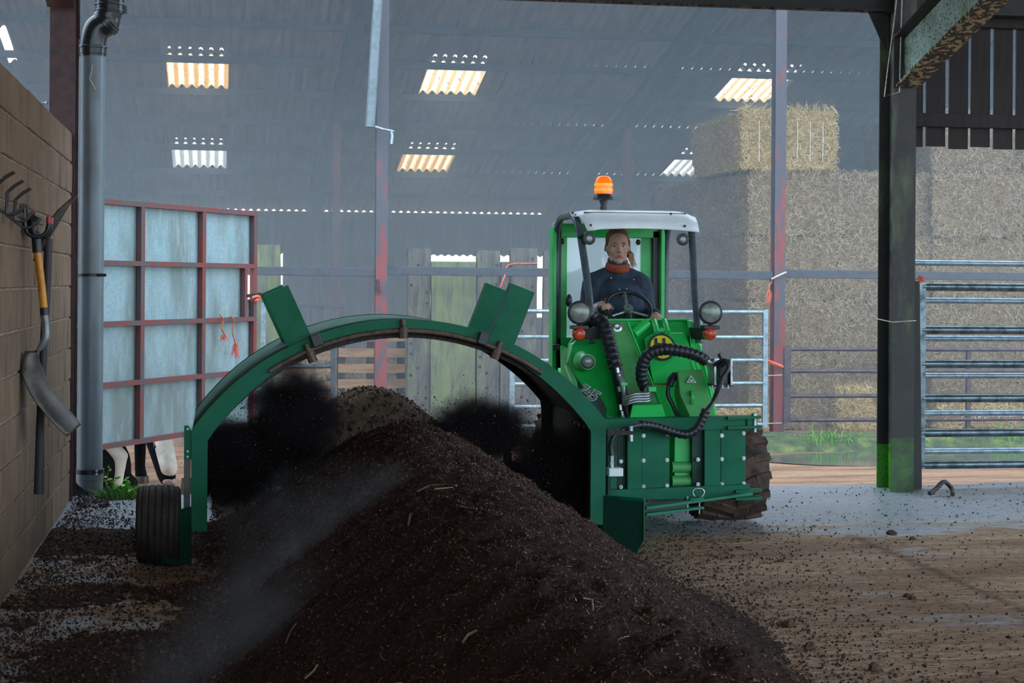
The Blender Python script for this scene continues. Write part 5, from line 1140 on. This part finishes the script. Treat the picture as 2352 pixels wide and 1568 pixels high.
# beacon
bp = PY(1386,478,11.9); be = LB('beacon_stalk', MB().lathe([(.022,-.03),(.026,.0),(.02,.02),(.03,.05),(.03,.06)], Matrix.Translation(bp), 16), M['black'], smooth=40)
MB().lathe([(.001,.055),(.074,.058),(.073,.066),(.06,.1),(.055,.105),(.001,.105)], Matrix.Translation(bp), 24).build('beacon_base', M['black'], be, smooth=35)
ta = NT('amber_beacon_dome'); ta.set(color=H('#ff7a10'), rough=.2); ta.b.inputs['Emission Color'].default_value = H('#ff6a08'); ta.b.inputs['Emission Strength'].default_value = .2
MB().lathe([(.064,.1),(.065,.12),(.062,.17),(.056,.205),(.042,.222),(.02,.228),(.001,.229)], Matrix.Translation(bp), 24).build('beacon_dome', ta.m, be, smooth=50)
tb = NT('beacon_lamp_glow'); tb.set(color=H('#ff8a10'), rough=.3); tb.b.inputs['Emission Color'].default_value = H('#ff9a18'); tb.b.inputs['Emission Strength'].default_value = .25
for z in (.13,.165): MB().lathe([(.045,z-.012),(.0665,z-.010),(.0665,z+.01),(.045,z+.012)], Matrix.Translation(bp), 24).build('beacon_lamp', tb.m, be, smooth=50)
LB('beacon_wingnut', MB().beam(bp+V(-.045,-.02,-.022),bp+V(.05,-.02,-.02),.02,.012), M['steel'])
# seat, steering, joystick
LB('seat', MB().bb(2.58,3.04,11.78,12.2,.86,.98), M['black'], bevel=.04); LB('seat_back', MB().box((2.81,12.18,1.25),(.44,.1,.6),(-.12,0,0)), M['black'], bevel=.04)
LB('cab_floor', MB().bb(2.45,3.18,11.45,12.3,.58,.62), M['black'])
sc_ = PY(1443,708,11.62); sn = V(0,-.62,.78).normalized(); smx = Matrix.Translation(sc_) @ frame_rot(V(1,0,0), V(0,-.70,.71)).to_matrix().to_4x4()
sw = [smx @ V(.16*math.cos(t),.16*math.sin(t),0) for t in [2*PI*i/36 for i in range(36)]]; st = LB('steering_wheel', MB().tube(sw, .0135, 10, closed=True), M['black'], smooth=60)
for an in (PI/2,PI*7/6,-PI/6): MB().tube([smx @ V(.02*math.cos(an),.02*math.sin(an),-.02), smx @ V(.15*math.cos(an),.15*math.sin(an),0)], .01, 8).build('spoke', M['steel'], st, smooth=60)
MB().cyl(smx @ V(0,0,-.04), smx @ V(0,0,.01), .035, 16).build('hub', M['steel'], st, smooth=40); LB('steering_column', MB().cyl(smx @ V(0,0,-.03), sc_+V(0,-.12,-.35), .03, 12), M['black'])
LB('joystick', MB().tube([V(2.52,11.75,1.05),V(2.5,11.72,1.25)],.016,8), M['black']); LB('mirror', MB().ell(PY(1306,690,11.6),(.025,.03,.045)), M['black'], smooth=60)
LB('side_latch', MB().box(PY(1277,797,11.8),(.05,.05,.04)), M['black'], bevel=.006)
# ------------------------------------------------------------------ driver
hc = PY(1419,567,11.92)
pe = thing('person', (hc.x,hc.y,.98), 'person in a navy work jacket with orange neck warmer seated at the loader wheel', 'person')
def W(x, y, z): return V(hc.x+x, hc.y+y, z)
hz0 = hc.z
def Hd(x, y, z):                                              # head coordinates, turned a little
    a = math.radians(-7); return V(hc.x+x*math.cos(a)-y*math.sin(a), hc.y+x*math.sin(a)+y*math.cos(a), hz0+z)
M['skin'] = paint('skin', '#b98d7b', '#a87a69', .55, scale=18, amt=(.45,.7))
M['navy'] = paint('navy_work_cloth', '#26394c', '#1d2c3c', .8, scale=9, amt=(.4,.65), bump=.35)
M['neckorange'] = paint('orange_fleece', '#a34a2c', '#8a3c22', .9, scale=30); M['hair'] = paint('auburn_hair', '#5a3a2c', '#7a5138', .6, scale=12, stretch=(6,6,1), amt=(.4,.65)); M['hairlight'] = paint('light_hair_strands', '#a9825a', '#8a6242', .6, scale=20)
def limbs(mb, k, hands=True):
    """torso and arms; k thickens for clothing"""
    mb.ell(W(0,.0,1.47),(.185+k,.12+k,.19)); mb.ell(W(0,.03,1.22),(.165+k,.125+k,.24)); mb.ell(W(0,.05,1.04),(.175+k,.14+k,.12))
    for s in (-1,1): mb.cap(W(s*.03,.02,1.675),W(s*.165,.01,1.6),.045+k*.6,.06+k)
    mb.cap(W(-.175,.01,1.585),W(-.222,.0,1.37),.062+k,.05+k); mb.cap(W(.175,.01,1.585),W(.225,.01,1.34),.062+k,.05+k)
    mb.cap(W(-.222,.0,1.37),W(-.125,-.2,1.42),.05+k,.034+k); mb.cap(W(.225,.01,1.34),W(.22,-.2,1.37),.05+k,.034+k)
mb = MB(); limbs(mb, -.012)
mb.ell(Hd(0,.012,.028),(.078,.095,.1),None,20,14); mb.ell(Hd(0,-.012,-.03),(.067,.082,.096),None,20,14); mb.ell(Hd(0,-.05,-.1),(.034,.032,.026)); mb.cap(Hd(-.028,-.03,-.08),Hd(.028,-.03,-.08),.036,.036)
mb.cap(Hd(0,-.088,.012),Hd(0,-.106,-.03),.008,.0125); mb.cap(Hd(-.011,-.097,-.034),Hd(.011,-.097,-.034),.008,.008)           # nose
mb.cap(Hd(-.045,-.07,.024),Hd(.045,-.07,.024),.013,.013)                                                                  # brow
for s in (-1,1): mb.ell(Hd(s*.038,-.058,-.026),(.03,.026,.03)); mb.ell(Hd(s*.078,.01,-.005),(.01,.02,.032))                 # cheeks, ears
mb.cap(Hd(-.018,-.082,-.065),Hd(.018,-.082,-.065),.01,.01)
mb.cap(W(0,.02,hz0-.08),W(0,.03,1.63),.052,.056)
# hands: palm, four fingers, thumb
rim_l = smx @ V(.16*math.cos(PI*.98),.16*math.sin(PI*.98),0)
def hand(wrist, palm_c, fdir, curl, side):
    f = Vector(fdir).normalized(); c = Vector(curl).normalized(); sd = f.cross(c).normalized()
    mb.cap(wrist, palm_c, .027, .03); mb.cap(palm_c-sd*.026, palm_c+sd*.026, .02, .02)
    for i, (o, L) in enumerate(((-.03,.026),(-.01,.031),(.01,.029),(.029,.022))):
        p0 = palm_c+sd*o+f*.02; p1 = p0+f*L; p2 = p1+(f*.25+c).normalized()*L*.8; p3 = p2+(c-f*.6).normalized()*L*.6
        mb.cap(p0,p1,.0095,.009,8); mb.cap(p1,p2,.009,.0085,8); mb.cap(p2,p3,.0085,.008,8)
    t0 = palm_c-sd*.03*side-f*.01; t1 = t0-sd*.022*side+c*.012+f*.015; mb.cap(t0,t1,.011,.01,8); mb.cap(t1,t1+f*.02+c*.018,.01,.0085,8)
hand(W(-.125,-.2,1.42), rim_l+V(-.005,.035,.012), (.15,-1,.12), (.1,-.2,-1), -1)
hand(W(.22,-.2,1.37), W(.212,-.265,1.372), (-.15,-1,-.1), (-.2,-.2,-1), 1)
b = mb.build('body', M['skin'], pe); remesh(b, .0052, 7)
# legs in trousers, boots
mb = MB(); mb.ell(W(0,.05,1.03),(.18,.15,.11))
for s in (-1,1): mb.cap(W(s*.09,.0,1.02),W(s*.13,-.36,1.02),.09,.068); mb.cap(W(s*.13,-.36,1.02),W(s*.13,-.4,.74),.066,.05)
t_ = mb.build('trousers', M['navy'], pe); remesh(t_, .012, 5)
for s in (-1,1):
    mb = MB(); mb.cap(W(s*.13,-.4,.76),W(s*.13,-.4,.68),.052,.055); mb.cap(W(s*.13,-.38,.665),W(s*.13,-.53,.66),.045,.042); q = mb.build('boot', M['black'], pe); remesh(q, .009, 3)
# jacket with collar, zip, piping, cuff tape
mb = MB(); limbs(mb, .018); mb.cap(W(0,.02,1.69),W(0,.02,1.64),.075,.085); j = mb.build('jacket', M['navy'], pe); remesh(j, .009, 4)
tx = bpy.data.textures.new('cloth_folds','CLOUDS'); tx.noise_scale = .09; dm = j.modifiers.new('folds','DISPLACE'); dm.texture = tx; dm.strength = .022; dm.mid_level = .5
mb = MB(); mb.lathe([(.066,-.02),(.073,-.01),(.072,.02),(.062,.04),(.052,.045),(.05,.0)], Matrix.Translation(W(0,.005,hz0-.112)) @ Matrix.Rotation(math.radians(14),4,'X'), 28); mb.build('neck_warmer_edge', M['navy'], pe, smooth=60)
mb = MB(); mb.lathe([(.07,-.03),(.085,-.022),(.09,0),(.084,.022),(.072,.03),(.06,.0)], Matrix.Translation(W(0,.0,hz0-.142)) @ Matrix.Rotation(math.radians(14),4,'X'), 28, closed=True); mb.build('neck_warmer', M['neckorange'], pe, smooth=70)
MB().beam(W(.005,-.146,1.535),W(.005,-.148,1.50),.008,.006,(0,1,0)).build('zip_pull', M['hairlight'], pe)
for (x, z) in ((-.02,1.555),(.032,1.56),(-.075,1.635),(.09,1.625)): MB().ell(W(x,-.138 if z < 1.6 else -.12,z),(.006,.005,.006)).build('snap_button', M['steel'], pe, smooth=60)
MB().tube(smooth_path([W(-.165,-.10,1.43),W(-.15,-.125,1.475),W(-.085,-.152,1.50)],4), .004, 6).build('pocket_piping', M['neckorange'], pe)
q0, q1 = W(-.16,-.13,1.402), W(-.138,-.172,1.412); MB().cyl(q0, q1, .066, 18, .063).build('reflective_cuff', paint('reflective_tape','#a99aa0','#8d7f86',.4), pe, smooth=50)
# hair, ponytail, face details
mb = MB(); mb.ell(Hd(0,.037,.054),(.085,.105,.094),None,20,14); mb.ell(Hd(0,.055,.0),(.08,.08,.1)); mb.ell(Hd(.0,.1,-.0),(.05,.04,.05))
for s in (-1,1): mb.cap(Hd(s*.074,-.02,.045),Hd(s*.079,.03,-.02),.014,.016)
h_ = mb.build('hair', M['hair'], pe); remesh(h_, .006, 3)
mb = MB(); mb.cap(Hd(.05,.1,-.01),Hd(.1,.07,-.06),.03,.026); mb.cap(Hd(.1,.07,-.06),Hd(.108,.04,-.115),.026,.012); q = mb.build('ponytail', M['hair'], pe); remesh(q, .006, 3)
mb = MB()
for k in range(16): a_ = Hd(.095+R.uniform(-.012,.012),.05,-.045); mb.tube([a_, a_+V(R.uniform(-.01,.02),-.02,-.04), a_+V(R.uniform(-.01,.045),-.02,-.09-.02*R.random())], [.003,.0025,.001], 5)
mb.build('loose_strands', M['hairlight'], pe, kind='stuff')
ew = paint('eye_white','#cfcac6','#c4bdb8',.3); 
for s in (-1,1):
    e = MB().ell(Hd(s*.031,-.0735,.002),(.0135,.008,.0065),None,14,8).build('eye', ew, pe, smooth=80); MB().ell(Hd(s*.031-.002,-.0805,.002),(.0058,.003,.0058),None,12,8).build('iris', M['decalblack'], e, smooth=80)
    MB().tube([Hd(s*.016,-.085,.021),Hd(s*.032,-.086,.027),Hd(s*.05,-.077,.022)],[.003,.0038,.002],6).build('eyebrow', M['hair'], pe, smooth=60)
    MB().tube([Hd(s*.017,-.079,.006),Hd(s*.031,-.083,.0105),Hd(s*.046,-.076,.005)],[.0018,.0024,.0016],6).build('eyelid', M['hair'], pe, smooth=60)
ML = paint('lips','#a86d66','#95605a',.5); mb = MB(); mb.tube([Hd(-.024,-.081,-.064),Hd(-.008,-.0935,-.0605),Hd(0,-.0935,-.0625),Hd(.008,-.0935,-.0605),Hd(.024,-.081,-.064)],[.002,.0045,.0042,.0045,.002],8); mb.tube([Hd(-.022,-.081,-.067),Hd(0,-.0935,-.071),Hd(.022,-.081,-.067)],[.002,.0055,.002],8); mb.build('lips', ML, pe, smooth=70)
for s in (-1,1): MB().ell(Hd(s*.0075,-.108,-.0385),(.0035,.003,.002)).build('nostril', M['decalblack'], pe)
# ------------------------------------------------------------------ compost windrow
def mk_compost(name, c1, c2, c3):
    t = NT(name); g = t.n('ShaderNodeNewGeometry'); P = g.outputs['Position']; f = t.noise(P, 55, 6, .7); g2 = t.noise(t.n('ShaderNodeMapping', {'Vector': P, 'Scale': (6,16,6), 'Rotation': (0,0,.5)}).outputs[0], 6, 5, .7); big = t.noise(P, 2.0, 3)
    c = t.ramp(f, [(.3, H(c1)), (.52, H(c2)), (.72, H(c3))]); c = t.mix(t.ramp(big, [(.4, 0), (.65, .6)]), c, H(c2)); t.set(color=c, rough=.9, spec=.25); t.bump(t.math('ADD', f, g2), 1.0, .035); return t.m
M['compost'] = mk_compost('dark_compost', '#231815', '#4a332b', '#785645'); M['compost2'] = mk_compost('brown_unturned_compost', '#40301f', '#664c35', '#8a6a4d')
XC = 1.09
def wz(x, y):
    xc = XC + .05*np.sin(y*.9) - .05*np.clip(9.5-y, 0, 4)/4; hw = 1.17 + .06*np.sin(y*1.7+1); H0 = (.75 - .04*np.exp(-((y-8.6)/.7)**2) + .025*np.sin(y*2.3))*np.clip((11.25-y)/.75, .12, 1)**.7
    t = np.abs(x-xc)/hw; k = .2; q = (np.sqrt(t*t+k*k)-k)/(np.sqrt(1+k*k)-k); h = H0*(1-q)
    base = np.maximum(h, 0) + .03*np.exp(-np.clip(t-1, 0, 9)*6) - .012
    band = np.sin(2*PI*(y*2.6 + 1.1*np.abs(x-xc) + 1.2*fbm(x, y, 1.1, 2, 31)))*.018*np.clip(1.15-t, 0, 1)
    n = (fbm(x, y, 3.0, 4, 41)-.5)*.07 + (fbm(x, y, 20, 3, 43)-.5)*.05
    lit = np.clip((fbm(x, y, 1.9, 4, 61)-.47+np.clip(9.8-y, 0, 2.4)*.05+(fbm(x, y, 16, 3, 63)-.5)*.25)*.14, -.03, .022)*((x < xc) & (t > 1))*np.clip((t-1)*8, 0, 1)
    fade = np.clip(1.25-t, 0, 1); return base + lit + (band + n)*np.clip(fade*2, 0, 1) + (-.03)*np.clip(t-1.12, 0, 1)*3*(x > xc)
xs = np.arange(-1.045, 2.75, .0145); ys = np.arange(3.0, 11.35, .0145); XX, YY = np.meshgrid(xs, ys); ZZ = wz(XX, YY)
wr_ = thing('compost_windrow', (1.1,7,0), 'long dark windrow of freshly turned compost steaming in the foreground', 'compost heap')
me = gridmesh('turned_compost', xs-1.1, ys-7, ZZ, M['compost'])
link('turned_compost', me, wr_)
# litter of clods over the alley beside the wall
n = 11000; px_ = NR.uniform(-1.04,.05,n); py_ = 6.0+5.2*NR.random(n)**1.3; pz_ = np.maximum(wz(px_,py_), floor_z(px_,py_)); ok = wz(px_,py_) > floor_z(px_,py_)-.006; px_, py_, pz_ = px_[ok], py_[ok], pz_[ok]
M['crumb'] = island('compost_clods', [(0, H('#211815')), (.5, H('#463129')), (.85, H('#6d5040')), (1, H('#8c6c56'))], .85)
chips('clods', np.stack([px_-1.1, py_-7, pz_+.003], 1), np.minimum(NR.gamma(1.7,.0028,len(px_))+.003,.014), M['crumb'], TET, parent=wr_, kind='stuff')
# coarse clods and fibres lying on it
n = 60000; px_ = NR.normal(XC, .75, n); py_ = 11.2-8.0*NR.random(n)**1.0; ok = (px_ > -.4) & (px_ < 2.7); px_, py_ = px_[ok], py_[ok]; pz_ = wz(px_, py_)
M['crumb'] = island('compost_clods', [(0, H('#211815')), (.5, H('#463129')), (.85, H('#6d5040')), (1, H('#8c6c56'))], .85)
chips('clods', np.stack([px_-1.1, py_-7, pz_+.004], 1), np.minimum(NR.gamma(1.7,.0022,len(px_))+.0026, .008)*np.clip(py_/8.5, .55, 1), M['crumb'], TET, parent=wr_, kind='stuff')
n = 26000; px_ = NR.normal(XC, .72, n); py_ = 11.2-7.9*NR.random(n); ok = (px_ > -.35) & (px_ < 2.6); px_, py_ = px_[ok], py_[ok]; pz_ = wz(px_, py_); e = .02
nr = np.stack([-(wz(px_+e,py_)-wz(px_-e,py_))/(2*e), -(wz(px_,py_+e)-wz(px_,py_-e))/(2*e), np.ones(len(px_))], 1); nr /= np.linalg.norm(nr,axis=1)[:,None]
d = NR.normal(size=(len(px_),3)); d -= nr*(np.sum(d*nr,1)[:,None])*.85
vs, fs = ribbons(np.stack([px_-1.1, py_-7, pz_+.01], 1), d, nr, NR.gamma(2.2,.007,len(px_))+.006, NR.uniform(.0012,.003,len(px_)))
M['fibre'] = island('compost_fibres', [(0, H('#221815')), (.65, H('#4a352b')), (.9, H('#6e543f')), (.975, H('#96805f')), (1, H('#cdbd9e'))], .8)
link('fibres', fast_mesh('fibres', vs, fs, [M['fibre']]), wr_, kind='stuff')
M['stalk'] = paint('dry_stalk', '#9a8a74', '#7a6a56', .8, scale=30)
# a few distinct pale stalks
for pts, r in (([(958,1132),(985,1118),(1015,1115),(1048,1118)],.006),([(975,1140),(1000,1126),(1040,1122)],.004),([(938,1208),(942,1190),(944,1183)],.007),([(656,1480),(668,1452),(680,1435)],.004),([(1340,1378),(1360,1382),(1362,1405)],.004),([(1062,1480),(1075,1462),(1095,1452)],.006),([(1055,1165),(1075,1170),(1095,1172)],.004),([(700,1562),(720,1545),(730,1530)],.005)):
    q = []
    for (px, py) in pts:
        d_ = ray(px, py); lo_, hi_ = 3.0, 12.0
        for it in range(40):
            m_ = (lo_+hi_)/2; P3 = CAM+d_*(m_/d_.y); z = float(wz(np.array([P3.x]), np.array([P3.y]))[0])
            if P3.z > z+.008: lo_ = m_
            else: hi_ = m_
        q.append(CAM+d_*(lo_/d_.y)+V(0,0,.006))
    MB().tube(q, r*.7, 5).build('pale_stalk', M['stalk'], wr_)
# unturned heap behind the machine
def uz_(x, y):
    t = np.abs(x-1.12)/1.2; h = .83*(1-(np.sqrt(t*t+.04)-.2)/(1.0198-.2))*np.clip((14.4-y)/1.3, 0, 1)**.6*np.clip((y-11.4)/.75, 0, 1)**.7; return np.maximum(h, -.03) + (fbm(x, y, 5, 5, 51)-.5)*.09*np.clip(1.2-t, 0, 1)
xs = np.arange(-.3, 2.55, .025); ys = np.arange(11.3, 14.45, .025); XX, YY = np.meshgrid(xs, ys)
uh = link('compost_heap', gridmesh('compost_heap', xs, ys, uz_(XX, YY)-.03, M['compost2']), label='brown unturned compost ridge seen through the turner arch', cat='compost heap')
n = 7000; a_ = NR.uniform(-.2,2.4,n); b_ = NR.uniform(11.35,14.1,n); chips('clods', np.stack([a_, b_, uz_(a_,b_)-.025],1), NR.gamma(2,.003,n)+.003, island('brown_clods', [(0, H('#2a211b')), (.6, H('#4d3c30')), (1, H('#7a6450'))], .85), TET, parent=uh, kind='stuff')
# crumbs over the floor
def floorpts(n, fx, fy): 
    x = fx(n); y = fy(n); return np.stack([x, y, floor_z(x,y)+.003],1)
pa = floorpts(5500, lambda n: -1.03+np.abs(NR.normal(0,.28,n)), lambda n: NR.uniform(6.2,12.9,n)); pb = floorpts(6500, lambda n: NR.uniform(-1.0,.1,n), lambda n: NR.uniform(6.0,11.8,n))
pc = floorpts(9000, lambda n: 2.1+NR.exponential(.42,n), lambda n: NR.uniform(5.8,11.5,n)); pd = floorpts(3000, lambda n: NR.uniform(2.2,8.0,n), lambda n: NR.uniform(6.4,13.0,n))
ps = np.concatenate([pa,pb,pc,pd]); sz = np.minimum(NR.gamma(1.6,.0024,len(ps))+.0024, .012); sz[-3000:] *= 1.0
chips('floor_crumbs', ps, sz, M['chips'], TET, stretch=(1,1,.8), label='dark compost crumbs scattered over the wet floor', cat='crumbs', kind='stuff')
clod = MB(); clod.ell((0,0,0),(1,.8,.55),None,9,6); cm = clod.mesh('clod', [M['crumb']])
for v in cm.vertices: v.co = v.co*(1+R.uniform(-.22,.22))
for i, (px, py, r, lab) in enumerate(((1688,1418,.026,'larger dark clod on the floor beside the windrow'),(1793,1292,.022,'dark clod on the open floor in front of the loader wheel'),(2048,1228,.035,'dark clod at the edge of the wet floor'),(2095,1240,.025,'small clod near the wet floor edge'),(2085,1372,.024,'pair-forming clod lying on the open floor'),(2095,1378,.022,'clod touching another on the open floor'),(1810,1440,.035,'clod in a small wet patch beside the windrow'),(208,1228,.05,'pointed clod lying in the alley by the block wall'),(212,1248,.035,'flat clod in the alley by the block wall'),(128,1243,.04,'brown stone close to the block wall'),(1860,1490,.035,'clod low on the floor near the windrow foot'),(2010,1540,.035,'clod at the lower floor edge'))):
    p = PZ(px,py,0); tag(put('clod', cm, None, (p.x,p.y,r*.3), (R.uniform(-.3,.3),R.uniform(-.3,.3),R.random()*6), (r,r,r)), lab, 'clod', 'compost clods on the floor')
# straw bits on the floor
n = 160; x = NR.uniform(2.2,7,n); y = NR.uniform(6.5,12.5,n); p_ = np.stack([x,y,floor_z(x,y)+.006],1); vs, fs = ribbons(p_, NR.normal(size=(n,3))*[1,1,.05], np.tile([0,0,1.],(n,1)), NR.uniform(.02,.09,n), NR.uniform(.003,.006,n)); link('straw_bits', fast_mesh('straw_bits', vs, fs, [M['straw']]), label='stray straw stalks on the muddy floor', cat='straw', kind='stuff')

# ------------------------------------------------------------------ compost thrown by the rotor, dust, steam, haze
def plume(n, cx, cy, cz, sx, sy, sz_): return np.stack([NR.normal(cx,sx,n), NR.normal(cy,sy,n), NR.normal(cz,sz_,n)],1)
l = PY(672,960,10.45); r_ = PY(1100,985,10.45)
pp = np.concatenate([plume(5200,l.x,10.45,l.z-.02,.17,.16,.15), plume(4200,r_.x,10.45,r_.z-.03,.2,.16,.11), plume(3500,PY(560,1060,10.5).x,10.5,.5,.16,.18,.14), plume(3500,PY(1260,1060,10.5).x,10.5,.5,.16,.18,.13), plume(2500,1.1,10.7,.72,.4,.12,.08)])
pp = pp[(pp[:,2] > .1) & (np.hypot(pp[:,0]-ux, pp[:,2]-uz) < AR-.06)]
chips('flying_compost', pp, NR.gamma(1.4,.0012,len(pp))+.0009, M['crumb'], TET, label='spray of dark compost thrown up inside the turner arch', cat='compost', kind='stuff')
def volume(nm, c, rad, build, label, rot=None, n=24, m=14):
    o = MB().ell(c, rad, rot, n, m).build(nm, build, None, label=label, cat='dust' if 'dust' in nm else 'steam', kind='stuff'); return o
def mk_vol(nm, dens, scat, c, rad, scale=6., dark=True, rot=0.0, thr=(.35,.75), power=1.5):
    mtl = bpy.data.materials.new(nm); mtl.use_nodes = True; nt = mtl.node_tree; nt.nodes.clear(); out = nt.nodes.new('ShaderNodeOutputMaterial')
    t = NT.__new__(NT); t.m = mtl; t.t = nt; g = t.n('ShaderNodeNewGeometry'); P = g.outputs['Position']
    sub = t.n('ShaderNodeVectorMath', {0: P, 1: tuple(c)}, operation='SUBTRACT').outputs[0]; mp = t.n('ShaderNodeMapping', {'Vector': sub, 'Rotation': (0,rot,0)}, vector_type='POINT').outputs[0]
    dv = t.n('ShaderNodeVectorMath', {0: mp, 1: tuple(rad)}, operation='DIVIDE').outputs[0]; ln = t.n('ShaderNodeVectorMath', {0: dv}, operation='LENGTH').outputs['Value']
    nz = t.noise(P, scale, 4, .6); f = t.math('SUBTRACT', 1.0, ln); f = t.math('ADD', f, t.math('MULTIPLY', t.math('SUBTRACT', nz, .5), 1.1))
    f = t.n('ShaderNodeMapRange', {0: f, 1: .1, 2: .7}).outputs[0]; f = t.math('POWER', f, power)
    vp = t.n('ShaderNodeVolumePrincipled', {'Color': scat, 'Density': t.math('MULTIPLY', f, dens)}); t.l(vp.outputs[0], out.inputs['Volume']); return mtl
for (px, py, rx, rz_r, dens) in ((672,965,.36,.42,34),(1100,1000,.46,.3,30),(540,1060,.36,.4,30),(1262,1080,.36,.36,30)):
    c = PY(px,py,10.42); rad = (rx,.33,rz_r); volume('compost_dust', c, rad, mk_vol('dark_compost_dust', dens, (.05,.045,.05,1), c, rad, 7.), 'dark dust cloud %s' % {672:'rising high on the wheel side of the arch',1100:'rising beside the loader side of the arch',540:'low behind the wheel side arch leg',1262:'low behind the loader side arch leg'}[px])
for (px, py, Y, rx, ry, rz_r, dens, lab) in ((745,1290,7.9,.75,.4,.5,.62,'thin steam drifting over the windrow flank'),(560,1480,6.7,.75,.4,.34,.65,'low thin steam along the windrow foot')):
    c = PY(px,py,Y)+V(0,0,.02); rad = (rx,ry,rz_r); volume('steam', c, rad, mk_vol('steam', dens, (.72,.9,1,1), c, rad, 3.2, rot=.45), lab)
hb = MB().bb(-12.9,18.9,18.0,33.35,-.4,6.9); mh = bpy.data.materials.new('barn_haze'); mh.use_nodes = True; nt = mh.node_tree; nt.nodes.clear(); o_ = nt.nodes.new('ShaderNodeOutputMaterial'); vs_ = nt.nodes.new('ShaderNodeVolumeScatter'); vs_.inputs['Color'].default_value = (.66,.84,1,1); vs_.inputs['Density'].default_value = .082; vs_.inputs['Anisotropy'].default_value = .2
nt.links.new(vs_.outputs[0], o_.inputs['Volume']); hb.build('haze', mh, None, label='blue morning haze filling the yard and barn', cat='haze', kind='stuff')
